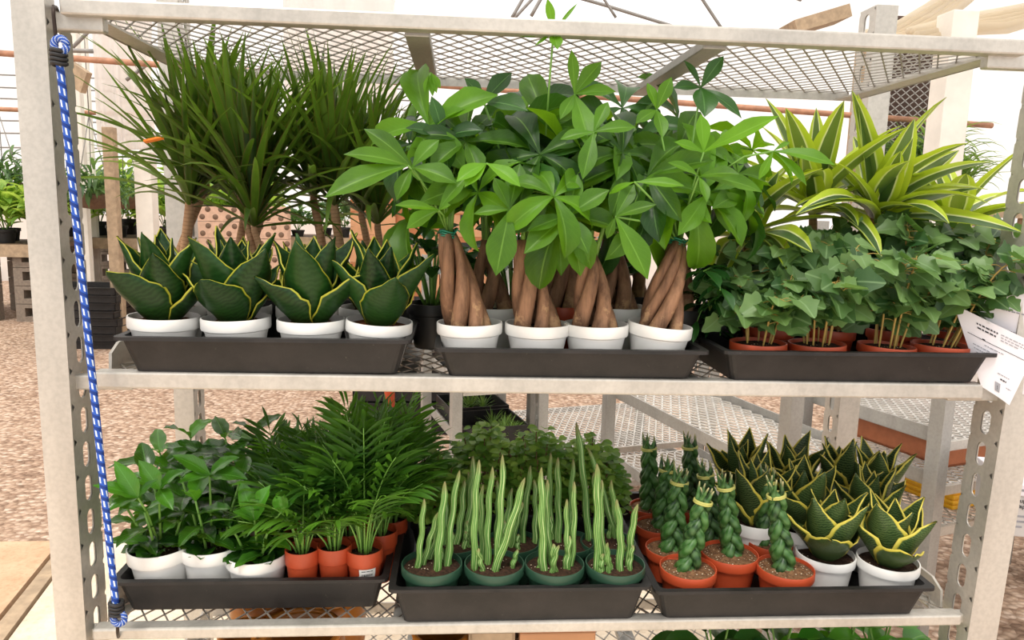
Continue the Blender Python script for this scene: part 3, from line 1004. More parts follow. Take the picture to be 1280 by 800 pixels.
grp = 'money trees with plaited trunks'
def money_tree(px, py, Y, top, label, seed, nleaf, pot='white_pot', tilt=(0, 0), n_tr=5, hgt=.26, tie=None, wide=.026, r=.0575):
    random.seed(seed)
    P = Plant('money_tree', label, 'money tree', px, py, Y, 'mid', pot, r, grp, 'soil', tilt)
    tp = P.loc(*top)
    b0 = V((P.loc(px, py, Y).x, 0, P.hs - .006))
    for k in range(n_tr):
        a0 = 2 * math.pi * k / n_tr + rnd(-.25, .25) + seed
        tw = 1.15
        pts, rad = [], []
        r0 = rnd(.0105, .0155)
        for q in range(10):
            f = q / 9
            c = V((0, 0, P.hs - .008)).lerp(tp, f)
            rr = wide * (1 - f) ** .8 * 1.05 + .0065 * f + .002
            a = a0 + tw * f * 2
            pts.append(c + V((rr * math.cos(a), rr * math.sin(a), 0)))
            rad.append(r0 * (1.08 - .62 * f + .12 * math.sin(f * 3.1)))
        m = MB(); m.cv = rnd(0, 1)
        m.tube(pts, rad, 10, shape=lambda an: 1 + .07 * math.sin(3 * an + k))
        m.build('trunk', M['trunk'], P.t)
    if tie:
        m = MB()
        for q in range(3):
            m.tube([tp + V((.013 * math.cos(a), .013 * math.sin(a), -.004 + q * .004 + .002 * math.sin(2 * a))) for a in [i * 2 * math.pi / 14 for i in range(15)]], .0016, 6, cap=False)
        m.tube([tp + V((.01, -.012, 0)), tp + V((.016, -.02, .008)), tp + V((.022, -.022, .003))], .0014, 6)
        m.build('twist_tie', M['tie_green'], P.t)
    # green shoots
    shoots = []
    for k in range(4):
        a = rnd(0, 6.28)
        e = tp + V((.05 * math.cos(a), .05 * math.sin(a) * .8, rnd(.5, 1) * hgt * .55))
        m = MB()
        m.tube([tp + V((.006 * math.cos(a), .006 * math.sin(a), -.02)), tp.lerp(e, .5) + V((0, 0, .01)), e], [.0045, .0035, .0022], 7)
        m.build('shoot', M['stem_green'], P.t)
        shoots.append((tp, e))
    P.tp = tp
    for k in range(nleaf):
        s0, s1 = shoots[k % 4]
        f = rnd(.3, 1)
        org = s0.lerp(s1, f)
        a = k * R(137.5) + rnd(-.3, .3)
        el = R(rnd(-5, 70))
        dist = rnd(.05, .15)
        c = org + V((math.cos(a) * math.cos(el), math.sin(a) * math.cos(el) * .8, math.sin(el) * .8)) * dist
        lim = .50 - P.o.z
        if c.z > lim: c.z = lim - rnd(0, .04)
        ax = V((math.cos(a) * .75 + rnd(-.2, .2), math.sin(a) * .7 - .3, rnd(.3, .95)))
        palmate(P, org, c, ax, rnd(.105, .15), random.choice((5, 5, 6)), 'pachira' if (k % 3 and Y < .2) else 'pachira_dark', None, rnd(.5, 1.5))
    return P
MT = []
for args in ((588, 402, .055, (563, 292, .05), 'money tree with plaited trunk in white pot nearest the snake plants, green tie on top', 201, 13, 'white_pot', (0, -1), 5, .24, 1),
             (672, 403, .055, (655, 300, .06), 'money tree in soil splashed white pot, second in the tray front row', 202, 13, 'white_pot', (0, 0), 5, .26, 0),
             (745, 404, .055, (737, 318, .06), 'money tree in white pot, third in the tray front row', 203, 12, 'white_pot', (0, 0), 5, .26, 0),
             (820, 404, .055, (832, 300, .06), 'money tree in tilted white pot nearest the ivies, green tie on its trunks', 204, 14, 'white_pot', (1, 5), 5, .26, 1)):
    MT.append(money_tree(*args))
for args in ((615, 382, .19, (608, 300, .19), 'money tree in white pot behind the first and second front ones', 205, 10, 'white_pot', (0, 0), 3, .28, 0),
             (705, 380, .19, (700, 280, .19), 'money tree with dark trunks in a terracotta pot in the second row', 206, 11, 'terra_pot', (0, 0), 5, .30, 0),
             (772, 382, .19, (762, 300, .19), 'money tree behind the third front one, trunks leaning together', 207, 11, 'white_pot', (0, 0), 5, .30, 0),
             (846, 384, .17, (842, 278, .17), 'money tree with one stout trunk just behind the tilted pot', 208, 11, 'black_pot', (0, 0), 3, .28, 0),
             (790, 366, .36, (786, 262, .36), 'tall dark trunked money tree in the rear row of the tray', 209, 10, 'black_pot', (0, 0), 4, .28, 0),
             (690, 364, .36, (690, 262, .36), 'money tree in the rear row behind the peperomia leaves', 210, 9, 'black_pot', (0, 0), 4, .28, 0)):
    MT.append(money_tree(*args))
random.seed(7)
def ld(k, cpx, tips, **kw):
    P = MT[k]
    c = P.loc(*cpx)
    up = kw.pop('up', (0, -.8, .6))
    leaflets_px(P, c, tips, kw.pop('mat', 'pachira'), origin=kw.pop('origin', P.tp), up=up, **kw)
ld(1, (637, 262, -.06), ((620, 345, -.08, .46), (592, 268, -.06, .36), (617, 222, -.04, .4), (650, 205, -.02, .4), (690, 252, -.05, .42)), bright=.45, arc=.35)
ld(2, (710, 270, -.05), ((658, 290, -.08, .36), (655, 318, -.08, .4), (735, 318, -.08, .5), (722, 218, -.03, .42), (762, 238, -.05, .46), (725, 345, -.03, .4)), bright=.45, arc=.4)
ld(3, (750, 277, -.06), ((796, 352, -.09, .40), (800, 258, -.08, .36), (770, 235, -.04, .4), (742, 305, -.05, .4)), bright=.42, arc=.4)
ld(2, (692, 40, .02), ((684, -2, .02, .30), (641, 43, .02, .28), (722, 4, .03, .10), (697, 62, -.01, .5), (668, 58, .0, .12)), bright=.75, arc=.15, up=(0, -.9, .3), origin=MT[2].loc(682, 170, .05))
ld(3, (853, 187, -.02), ((942, 135, -.10, .28), (845, 140, -.01, .42), (815, 178, -.02, .4)), bright=.85, arc=.15)
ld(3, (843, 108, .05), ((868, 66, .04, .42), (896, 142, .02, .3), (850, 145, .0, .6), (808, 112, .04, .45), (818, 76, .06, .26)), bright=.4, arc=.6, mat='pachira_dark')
ld(3, (850, 218, -.03), ((900, 212, -.07, .4), (930, 232, -.05, .3), (808, 205, -.04, .3), (862, 250, -.06, .34)), bright=.5, arc=.6)
ld(3, (770, 232, -.06), ((832, 232, -.08, .26), (740, 250, -.03, .3)), bright=.75, arc=.3)
ld(0, (520, 208, -.03), ((434, 192, -.06, .3), (460, 160, -.02, .34), (500, 250, -.05, .4), (555, 175, -.02, .5), (575, 230, -.05, .5)), bright=.45, arc=.6)
ld(0, (515, 206, -.04), ((410, 246, -.09, .32), (452, 228, -.06, .2)), bright=.55, arc=.5, origin=MT[0].loc(545, 260, .04))
ld(0, (552, 262, -.05), ((497, 256, -.08, .26), (568, 256, -.06, .5), (512, 285, -.05, .5), (588, 222, -.04, .36)), bright=.7, arc=.5)
ld(0, (613, 205, -.05), ((575, 228, -.08, .42), (655, 236, -.08, .38), (585, 235, -.08, .4)), bright=.95, arc=.6, origin=MT[0].loc(665, 240, .05))
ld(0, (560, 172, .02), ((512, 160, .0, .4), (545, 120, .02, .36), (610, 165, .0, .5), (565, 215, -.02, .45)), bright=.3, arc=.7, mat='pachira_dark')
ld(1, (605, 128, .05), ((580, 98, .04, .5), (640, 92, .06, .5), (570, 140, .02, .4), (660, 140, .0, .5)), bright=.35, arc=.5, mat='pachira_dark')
ld(2, (718, 118, .04), ((714, 62, .04, .28), (700, 150, .0, .32), (738, 190, -.03, .34), (770, 115, .04, .4), (752, 78, .05, .42)), bright=.5, arc=.3)
ld(2, (742, 165, -.02), ((760, 128, .0, .4), (728, 225, -.05, .36), (795, 160, -.02, .4), (700, 175, -.02, .4)), bright=.6, arc=.4)
ld(3, (790, 140, .02), ((805, 98, .02, .42), (765, 160, -.01, .4), (800, 175, -.02, .4), (775, 108, .03, .4)), bright=.6, arc=.4)
ld(3, (940, 178, .0), ((1018, 190, -.04, .3), (985, 218, -.02, .26), (925, 215, .0, .3), (960, 165, .02, .2)), bright=.7, arc=.5, origin=MT[3].loc(870, 215, .04))
# young drooping bud of leaves
m = MB()
bud = MT[0].loc(545, 90, .05)
m.m = 1; m.tube([MT[0].tp, MT[0].loc(552, 190, .05), MT[0].loc(538, 112, .05), bud], .0022, 6); m.m = 0
m.cv = .9
for dx, dy in ((-8, 26), (2, 30), (12, 20), (7, 26)):
    to(m, bud, MT[0].loc(545 + dx, 90 + dy, .045), .012, LEAFLET, .2, (0, -1, .2))
m.build('leaf_bud', [M['pachira'], M['stem_green']], MT[0].t)

# rubber-leaved peperomias between the money trees
grp = 'peperomias between the money trees'
def peperomia(px, py, Y, label, seed, hgt=.15, n=44, r=.05, kind='black_pot'):
    random.seed(seed)
    P = Plant('peperomia', label, 'peperomia', px, py, Y, 'mid', kind, r, grp)
    st = MB()
    lf = MB()
    for k in range(n):
        a = k * 2.4; f = (k + .5) / n
        c = V((math.cos(a) * .075 * f ** .5, math.sin(a) * .06 * f ** .5, P.hs + .02 + hgt * (1 - f * .75) * rnd(.55, 1)))
        if k % 3 == 0: st.tube([(c.x * .15, c.y * .15, P.hs - .004), (c.x * .5, c.y * .5, (P.hs + c.z) / 2), c], .0028, 6)
        lf.cv = rnd(0, 1)
        d = V((math.cos(a), math.sin(a), rnd(-.1, .9)))
        lf.blade(c, d, rnd(.04, .058), rnd(.03, .042), ROUND, up=(0, -.3, 1), n=6, m=2, bend=rnd(0, .6), fold=.2, cup=True)
    st.build('stem', M['stem_green'], P.t)
    lf.build('foliage', M['peperomia'], P.t)
peperomia(640, 372, .30, 'round leaved peperomia behind the second money tree', 301)
peperomia(540, 378, .24, 'round leaved peperomia in the tray corner behind the first money tree', 302, .13)
peperomia(735, 372, .32, 'round leaved peperomia behind the third money tree', 303)

# ------------------------------------------------------------------ ivies
def ivy_leaf(mb, p, d, up, L):
    """five-lobed leaf folded along its rib"""
    d = V(d).normalized()
    N = V(up) - d * V(up).dot(d)
    if N.length < .05: N = V((0, -1, 0)) - d * V((0, -1, 0)).dot(d)
    N.normalize(); S = d.cross(N)
    half = [(0, .0), (-.2, .2), (-.05, .56), (.15, .30), (.31, .66), (.48, .32), (.68, .24), (1.1, .0)]
    fold = rnd(.1, .4); dr = rnd(.1, .5)
    def q(x, y):
        return mb.P(V(p) + d * (x * L) + S * (y * L) + N * (abs(y) * fold * L - dr * L * max(x, 0) ** 2 * .5))
    rib = [q(x, 0) for x in (.0, .13, .30, .47, .68, 1.0)]
    for s in (1, -1):
        o = [q(x, y * s) for x, y in half[1:7]]
        uv = lambda x, y: (.5 + y * s * .8, max(0, min(1, x)))
        rows = [((rib[0], o[0], o[1]), ((0, 0), half[1], half[2])), ((rib[0], o[1], o[2], rib[1]), ((0, 0), half[2], half[3], (.16, 0))),
                ((rib[1], o[2], o[3], rib[2]), ((.16, 0), half[3], half[4], (.36, 0))), ((rib[2], o[3], o[4], rib[3]), ((.36, 0), half[4], half[5], (.5, 0))),
                ((rib[3], o[4], o[5], rib[4]), ((.5, 0), half[5], half[6], (.66, 0))), ((rib[4], o[5], rib[5]), ((.66, 0), half[6], (1, 0)))]
        for ids, us in rows:
            mb.F(ids if s > 0 else ids[::-1], [uv(*u) for u in (us if s > 0 else us[::-1])])

grp = 'ivies in terracotta pots'
def ivy(px, py, Y, label, seed, n_v=10, hgt=.15, lean=0., r=.05):
    random.seed(seed)
    P = Plant('ivy', label, 'ivy', px, py, Y, 'mid', 'terra_pot', r, grp, tilt=(0, rnd(-3, 3)), minh=.048)
    for k in range(n_v):
        a = k * 2.4 + rnd(-.3, .3)
        f = rnd(.5, 1)
        b = V((math.cos(a) * r * .4, math.sin(a) * r * .4, P.hs - .004))
        e = V((math.cos(a) * .085 * f + lean * .06, math.sin(a) * .06 * f, P.hs + hgt * rnd(.55, 1.08)))
        e2 = e + V((math.cos(a) * .03 + lean * .05, math.sin(a) * .025, rnd(-.05, .015)))
        mid = b.lerp(e, .5) + V((-math.cos(a) * .012, 0, .02))
        pts = [b, b.lerp(mid, .5), mid, mid.lerp(e, .5) + V((0, 0, .008)), e, e2]
        m = MB()
        m.m = 0
        m.tube(pts, [.0024, .0022, .002, .0018, .0015, .001], 6)
        m.m = 1
        for q in range(15):
            g = .28 + .72 * q / 14
            x = g * 5; i = min(int(x), 4)
            p = pts[i].lerp(pts[i + 1], x - i)
            az = q * 2.6 + rnd(-.4, .4)
            d = V((math.cos(az), math.sin(az) - .25, rnd(-.2, .45))).normalized()
            s = p + d * rnd(.012, .03)
            m.m = 0; m.tube([p, p.lerp(s, .5) + V((0, 0, .004)), s], .0008, 5, cap=False)
            m.m = 1; m.cv = max(0, min(1, rnd(-.1, 1.1)))
            ivy_leaf(m, s, d + V((rnd(-.3, .3), -.3, rnd(-.9, .1))), V((rnd(-.6, .6), rnd(-1, -.3), rnd(.2, .9))), rnd(.030, .053))
        o = m.build('vine', [M['stem_yellow'], M['ivy']], P.t)
        sd = o.modifiers.new('Subdivision', 'SUBSURF'); sd.levels = 1; sd.render_levels = 1
    return P
names = ('ivy in terracotta pot at the tray end nearest the money trees', 'ivy in terracotta pot, second in the front row from the money trees', 'ivy in tilted terracotta pot, third in the front row from the money trees',
         'ivy in terracotta pot beside the paper sheet, stems leaning over it')
for i, (px, py, ln, h, nv) in enumerate(((948, 427, .1, .12, 7), (1022, 428, 0, .17, 9), (1107, 431, 0, .17, 9), (1175, 430, .9, .16, 9))):
    P = ivy(px, py, .052, names[i], 320 + i, nv, h, ln)
# the low leaf that hangs over the tray front
names = ('ivy in the second row behind the first front ivy', 'ivy in the second row behind the second front ivy', 'ivy in the second row behind the third front ivy', 'ivy in the second row behind the leaning one')
for i, (px, py, h) in enumerate(((958, 408, .17), (1035, 410, .20), (1118, 410, .22), (1192, 412, .21))):
    ivy(px, py, .17, names[i], 330 + i, 10, h)

# ------------------------------------------------------------------ lemon lime dragon trees
grp = 'lemon lime dragon trees'
def lemon(px, py, Y, crown, label, seed, tips, extra=18, Lk=.26, elo=10, r=.055):
    random.seed(seed)
    P = Plant('lemon_lime_dragon_tree', label, 'dragon tree', px, py, Y, 'mid', 'black_pot', r, grp)
    c = P.loc(*crown)
    m = MB()
    m.tube([(0, 0, P.hs - .005), V((0, 0, P.hs)).lerp(c, .5) + V((.006, 0, 0)), c + V((0, 0, .02))], [.011, .010, .008], 10)
    m.build('cane', M['cane'], P.t)
    for x, y, TY, w, arc in tips:
        m = MB(); m.cv = rnd(0, .9)
        b = P.loc(x, y, TY)
        st = c + (b - c) * .04
        to(m, st, b, w * 1.15, STRAP, arc, (0, -.55, .8) if arc < 1 else (0, -.25, 1), 12, 4, .16, True, .015, rnd(-.3, .3))
        m.build('leaf', M['lemon'], P.t)
    for k in range(extra):
        f = k / extra
        a = k * R(137.5) + rnd(-.2, .2)
        el = R(elo + 68 * f) + rnd(-.1, .1)
        m = MB(); m.cv = rnd(0, 1)
        zc = min(Lk, (.53 - P.o.z - c.z) / max(math.sin(el) * .9, .2))
        m.blade(c + V((0, 0, .02 * f)), pol(a, el), max(zc, .1) * rnd(.85, 1.05), rnd(.05, .066), STRAP, n=11, m=4,
                bend=rnd(.2, .6) + (1 - f) * rnd(.2, 1.0), fold=.18, cup=True, twist=rnd(-.3, .3), wave=.015)
        m.build('leaf', M['lemon'], P.t)
    return P
lemon(1090, 395, .25, (1092, 272, .24), 'yellow striped dragon tree with the tallest upright leaf, behind the ivies', 401,
      ((1071, 118, .20, .062, .12), (1144, 148, .18, .058, .25), (1140, 172, .14, .05, .3), (1244, 205, .12, .05, .9), (1240, 262, .08, .052, 1.2), (1283, 296, .02, .062, .4), (1000, 262, .06, .055, .8), (988, 275, .04, .05, .9),
       (1225, 236, .20, .05, .4), (1125, 190, .10, .045, .3), (1045, 205, .16, .055, .5), (1200, 190, .22, .05, .5)), 14, .24)
lemon(1012, 392, .30, (1015, 268, .30), 'yellow striped dragon tree second behind the ivies, its leaf tips reaching towards the top shelf', 402,
      ((955, 124, .26, .052, .3), (1020, 135, .34, .045, .15), (1036, 145, .30, .05, .1), (985, 140, .36, .05, .2), (1002, 182, .16, .06, .1), (1100, 330, .08, .05, 1.2), (935, 225, .20, .055, .4)), 16, .24)
lemon(935, 388, .30, (930, 300, .28), 'yellow striped dragon tree with broad shaded leaves beside the money trees', 403,
      ((860, 245, .14, .06, .7), (1010, 322, .02, .062, .8), (975, 215, .22, .055, .3), (900, 215, .26, .055, .2), (918, 200, .30, .05, .2), (880, 395, .12, .05, 1.5)), 14, .24, 0)
lemon(1195, 398, .33, (1190, 290, .33), 'yellow striped dragon tree at the rear corner, nearest the white film wall', 404,
      ((1290, 262, .22, .05, .8), (1160, 190, .34, .05, .2), (1130, 195, .34, .05, .2)), 12, .22, 0)
# a trailing dark-leaved plant fills the gap between the two trays
random.seed(415)
P = Plant('trailing_plant', 'shaded trailing plant hanging over the tray edge between the money trees and the ivies', 'trailing plant', 895, 398, .20, 'mid', 'black_pot', .05)
for k in range(8):
    m = MB()
    a = rnd(-2.6, -.5)
    b = V((0, 0, P.hs)); e = P.loc(rnd(868, 915), rnd(300, 440), rnd(.0, .14)); mid = b.lerp(e, .5) + V((0, 0, .06))
    m.tube([b, mid, e], [.002, .0018, .001], 6)
    m.m = 1
    for q in range(16):
        g = q / 15
        p = b.lerp(mid, g * 2) if g < .5 else mid.lerp(e, g * 2 - 1)
        m.cv = rnd(0, .5)
        az = rnd(0, 6.28)
        m.blade(p, (math.cos(az), math.sin(az) - .4, rnd(-.8, .3)), rnd(.035, .06), rnd(.014, .026), LANCE, n=5, m=1, bend=.5, fold=.25)
    m.build('vine', [M['stem_green'], M['peperomia']], P.t)
# ------------------------------------------------------------------ bottom shelf: striped pickle stems in green pots
grp = 'striped stem plants in green pots'
def pickle(pxr, pyr, Y, stems, label, seed, extra=2):
    random.seed(seed)
    P = Plant('pickle_plant', label, 'succulent', pxr, pyr, Y, 'low', 'green_pot', .0555, grp, fill=.88)
    def stem(b, e, r):
        b, e = V(b), V(e)
        r *= .8
        m = MB(); m.cv = rnd(0, .8)
        k = 22
        side = V((rnd(-1, 1), rnd(-1, 1), 0)) * (e - b).length * .03
        pts, rad = [], []
        ph = rnd(0, 6)
        for i in range(k):
            f = i / (k - 1)
            pts.append(b.lerp(e, f) + side * math.sin(f * 3.1) + V((.0012 * math.sin(f * 17 + ph), .001 * math.cos(f * 14 + ph), 0)))
            rad.append(r * (1.02 - .22 * f + .05 * math.sin(f * 23 + ph)) * (1 - .55 * max(0, f - .86) / .14))
        rad[-1] = r * .15
        m.tube(pts, rad, 20, shape=lambda an: 1 + .13 * math.cos(5 * an))
        m.build('stem', M['pickle'], P.t)
    for bx, by, ex, ey, yb, ye, r in stems:
        b = P.loc(bx, by, yb); b.z = P.hs - .004
        stem(b, P.loc(ex, ey, ye), r)
    for k in range(extra):
        a = rnd(0, 6.28)
        b = V((math.cos(a) * .03, math.sin(a) * .025, P.hs - .004))
        stem(b, b + V((rnd(-.012, .012), rnd(-.01, .01), rnd(.03, .07))), .006)
rA = .007
pickle(540, 703, .045, ((522, 720, 530, 624, .04, .04, rA), (528, 712, 548, 640, .05, .05, .0068), (546, 722, 557, 602, .03, .04, .0085), (559, 720, 574, 588, .045, .06, .0078), (536, 715, 553, 628, .07, .09, .007)),
       'striped stem plant in green pot nearest the palms, front row', 501)
pickle(618, 703, .045, ((594, 720, 599, 575, .035, .05, .008), (610, 716, 616, 584, .05, .06, .0078), (620, 721, 629, 568, .04, .06, .0078), (617, 722, 656, 597, .03, .03, .0085), (604, 712, 603, 606, .07, .09, .007)),
       'striped stem plant in green pot, second in the front row, one stem leaning sideways', 502, 3)
pickle(693, 703, .045, ((680, 720, 677, 584, .03, .04, .0085), (690, 718, 684, 600, .05, .06, .008), (694, 722, 692, 680, .025, .03, .007), (706, 722, 712, 670, .035, .035, .0075), (712, 690, 708, 624, .035, .035, .006), (714, 690, 717, 602, .045, .05, .007)),
       'striped stem plant in green pot, third in the front row, tips turning brown', 503, 3)
pickle(769, 703, .045, ((748, 712, 746, 580, .03, .04, .009), (756, 710, 752, 600, .05, .055, .0075), (774, 721, 771, 624, .03, .035, .008), (786, 718, 797, 630, .04, .04, .008), (752, 722, 754, 692, .025, .025, .007), (764, 722, 759, 696, .03, .03, .007)),
       'striped stem plant in green pot at the tray corner, front row', 504, 3)
pickle(568, 676, .155, ((570, 690, 580, 600, .15, .17, .008), (580, 690, 592, 570, .16, .18, .0085), (556, 690, 556, 610, .15, .17, .007), (585, 690, 586, 590, .18, .2, .007)), 'striped stem plant in green pot behind the one nearest the palms', 505)
pickle(640, 676, .155, ((628, 690, 640, 610, .15, .17, .0078), (638, 692, 653, 628, .14, .14, .008), (652, 690, 664, 582, .16, .18, .0075), (620, 690, 622, 600, .17, .18, .007)), 'striped stem plant in green pot behind the second front one', 506)
pickle(708, 676, .155, ((698, 690, 697, 572, .16, .17, .0085), (690, 690, 688, 566, .17, .19, .007), (712, 690, 717, 574, .17, .18, .007), (668, 690, 668, 600, .16, .18, .007)), 'striped stem plant in green pot behind the third front one', 507)
pickle(760, 676, .155, ((736, 690, 721, 528, .17, .2, .0085), (780, 692, 764, 600, .14, .13, .0075), (752, 690, 742, 590, .16, .17, .008), (768, 690, 735, 560, .18, .19, .007)), 'striped stem plant behind the corner pot, with the tallest brown tipped stem', 508)

# small round leaved creeping plants behind them
grp = 'small leaved bushy plants behind the striped stems'
def mound(name, label, cat, px, py, Y, toppy, wx, wy, n, seed, mat='pilea', Lf=.026):
    random.seed(seed)
    P = Plant(name, label, cat, px, py, Y, 'low', 'black_pot', .055, grp)
    top = at(px, toppy, Y).z - P.o.z
    st, lf = MB(), MB()
    for k in range(n):
        a = k * 2.39996; f = ((k + .5) / n) ** .5
        el = math.acos(min(1, f))
        c = V((math.cos(a) * wx * f, math.sin(a) * wy * f, P.hs * .8 + (top - P.hs * .8) * (math.sin(el) * .75 + .25) * rnd(.72, 1.06)))
        if k % 5 == 0:
            st.tube([(c.x * .25, c.y * .25, P.hs - .004), (c.x * .7, c.y * .7, (P.hs + c.z) * .5), c], .0013, 5)
        lv = rnd(0, 1)
        for q in range(3):
            lf.cv = max(0, min(1, lv + rnd(-.2, .2)))
            az = rnd(0, 6.28)
            d = V((math.cos(az), math.sin(az), rnd(-.3, .5)))
            lf.blade(c + V((0, 0, -q * .014)), d, Lf * rnd(.75, 1.15), Lf * rnd(.7, .95), ROUND, up=(0, -.35, 1), n=4, m=1, bend=rnd(0, .7), fold=.15)
    st.build('stem', M['stem_brown'], P.t)
    lf.build('foliage', M[mat], P.t)
for args in ((545, 645, .27, 572, .075, .07), (605, 632, .35, 534, .085, .075), (668, 632, .34, 538, .085, .075), (735, 635, .33, 550, .085, .07)):
    i = (545, 605, 668, 735).index(args[0])
    mound('creeping_plant', ('small leaved bushy plant in the tray corner next to the palms', 'small leaved bushy plant behind the first two striped stem pots', 'small leaved bushy plant behind the third striped stem pot',
          'small leaved bushy plant behind the corner striped stem pot')[i], 'bushy plant', *args, 240, 520 + i, Lf=.022)

# ------------------------------------------------------------------ braided cylinder snake plants
grp = 'braided snake plants in terracotta pots'
def braided(px, py, Y, bx, by, tx, ty, label, seed, r=.0535, wid=.0145, strands=3, Yt=None):
    random.seed(seed)
    P = Plant('braided_snake_plant', label, 'snake plant', px, py, Y, 'low', 'terra_pot', r, grp, 'soil_chip', fill=.9)
    b = P.loc(bx, by, Y); b.z = P.hs - .006; b.y = 0
    t = P.loc(tx, ty, Y if Yt is None else Yt)
    ax = (t - b)
    H = ax.length; ax.normalize()
    X = (V((1, 0, 0)) - ax * ax.x).normalized(); Yv = ax.cross(X)
    bd = .80
    turns = H / .072
    for k in range(strands * 2):
        pr = k % strands
        sh = (k // strands) * .5
        pts, rad = [], []
        N = 34
        for i in range(N):
            f = i / (N - 1)
            if f < bd:
                a = (f / bd) * turns * math.pi + 2 * math.pi * pr / strands + sh
                amp = wid * (1 - .35 * (f / bd) ** 2)
                q = b + ax * (H * f) + X * (amp * math.sin(a)) + Yv * (amp * .6 * math.sin(2 * a) - (.004 if sh else -.004))
                rad.append(.0088 * (1 - .35 * f))
                last = q; a_l = a
            else:
                g = (f - bd) / (1 - bd)
                an = 2 * math.pi * k / (strands * 2) + .4
                c = b + ax * (H * bd) 
                off = last - c
                out = X * math.cos(an) + Yv * math.sin(an)
                q = c + ax * (H * (1 - bd) * g * (.8 + .25 * ((k * 7) % 5) / 4)) + off * (1 - g) + out * (.004 + .011 * g)
                rad.append(.0062 * (1 - .85 * g))
            pts.append(q)
        m = MB(); m.cv = rnd(0, 1)
        m.tube(pts, rad, 9)
        m.build('stalk', M['cylin'], P.t)
    m = MB()
    c = b + ax * (H * bd)
    for z in (0, .003):
        m.tube([c + ax * z + X * (.0165 * math.cos(a)) + Yv * (.0145 * math.sin(a)) for a in [i * 2 * math.pi / 18 for i in range(19)]], .0024, 6, cap=False)
    m.build('band', M['tie_yellow'], P.t)
braided(860, 708, .062, 857, 715, 884, 606, 'short braided snake plant leaning in the front terracotta pot at the tray corner', 601)
braided(912, 690, .115, 916, 698, 905, 588, 'braided snake plant in the terracotta pot, second in the front row', 602, .056)
braided(982, 708, .062, 980, 714, 968, 596, 'bright green braided snake plant in the front terracotta pot beside a white pot', 603)
braided(838, 684, .15, 838, 690, 852, 582, 'thick braided snake plant in the second row behind the leaning one', 604, .05, .017)
braided(905, 672, .21, 890, 680, 880, 574, 'braided snake plant in the second row behind the second front one', 605, .048, .016)
braided(962, 676, .165, 958, 690, 960, 582, 'braided snake plant in the second row behind the bright green one', 606, .046, .015)
braided(822, 655, .26, 826, 660, 836, 570, 'dark braided snake plant, third from the tray front along the side', 607, .048, .015)
braided(812, 632, .36, 812, 640, 811, 542, 'dark braided snake plant with forked tips in the rear tray corner', 608, .046, .016)
braided(862, 632, .36, 864, 640, 862, 540, 'dark braided snake plant, second in the rear row', 609, .046, .015)

# ------------------------------------------------------------------ coffee plants
grp = 'coffee plants in white pots'
def coffee(px, py, Y, label, seed, targets=(), n_st=4, hgt=.12, n_pair=4, Lf=.085, kind='white_pot', r=.0575, tilt=(0, 0), mat='coffee', low=True):
    random.seed(seed)
    P = Plant('coffee_plant', label, 'coffee plant', px, py, Y, 'low', kind, r, grp, tilt=tilt, maxh=.135)
    for k in range(n_st):
        a = 2 * math.pi * k / n_st + rnd(-.4, .4)
        b = V((math.cos(a) * .018, math.sin(a) * .018, P.hs - .004))
        e = b + V((math.cos(a) * .035, math.sin(a) * .03, hgt * rnd(.75, 1.1)))
        m = MB()
        m.tube([b, b.lerp(e, .5) + V((0, 0, .008)), e], [.0028, .0024, .0018], 7)
        m.build('stem', M['stem_green'], P.t)
        lf = MB()
        for q in range(n_pair):
            g = .3 + .7 * q / (n_pair - 1)
            p = b.lerp(e, g)
            az0 = k + q * math.pi / 2 + rnd(-.3, .3)
            for s in (0, math.pi):
                lf.cv = max(0, min(1, rnd(-.15, .5) + (.4 if q == n_pair - 1 and random.random() < .5 else 0)))
                d = pol(az0 + s, rnd(.1, .6) + .4 * (q == n_pair - 1))
                LL = Lf * rnd(.75, 1.1) * (.8 if q == n_pair - 1 else 1)
                lf.blade(p, d, LL, LL * rnd(.4, .5), OVATE, up=(0, -.2, 1), n=9, m=3, bend=rnd(.3, 1.1), fold=.16, cup=True, wave=.07)
        if low:
            for q in range(3):
                lf.cv = rnd(0, .4)
                az = a + rnd(-.8, .8)
                lf.blade(b + V((0, 0, .012)), pol(az, .3), rnd(.035, .05), rnd(.034, .044), ROUND, up=(0, -.2, 1), n=6, m=2, bend=.7, fold=.15, wave=.05)
        lf.build('foliage', M[mat], P.t)
    for bx, tips in targets:
        m = MB(); m.m = 1
        c = P.loc(*bx)
        m.tube([(0, 0, P.hs), V((0, 0, P.hs)).lerp(c, .6) + V((0, 0, .015)), c], [.0028, .0022, .0016], 6)
        m.m = 0
        for x, y, TY, w, cv in tips:
            m.cv = cv
            bb = P.loc(x, y, TY)
            to(m, c, bb, (bb - c).length * w, OVATE, .6, (0, -.5, .8), 10, 3, .16, True, .05)
        m.build('branch', [M[mat], M['stem_green']], P.t)
    return P
coffee(203, 680, .105, 'coffee plant in white pot at the tray corner, behind the blue cord', 701,
       (((178, 622, .03), ((122, 606, .0, .36, .7), (150, 575, .03, .4, .8), (205, 600, .04, .4, .3), (135, 640, .0, .4, .4))), ((205, 612, .06), ((180, 575, .06, .5, .7), (240, 590, .05, .45, .3), (222, 640, .02, .45, .5)))), 4, .10, 3, .075, tilt=(0, -2))
coffee(265, 677, .118, 'coffee plant in white pot between the two other front ones', 702,
       (((262, 594, .09), ((215, 570, .08, .42, .6), (300, 572, .08, .42, .5), (222, 605, .05, .4, .7), (310, 600, .06, .4, .3))),), 4, .13, 4, .085)
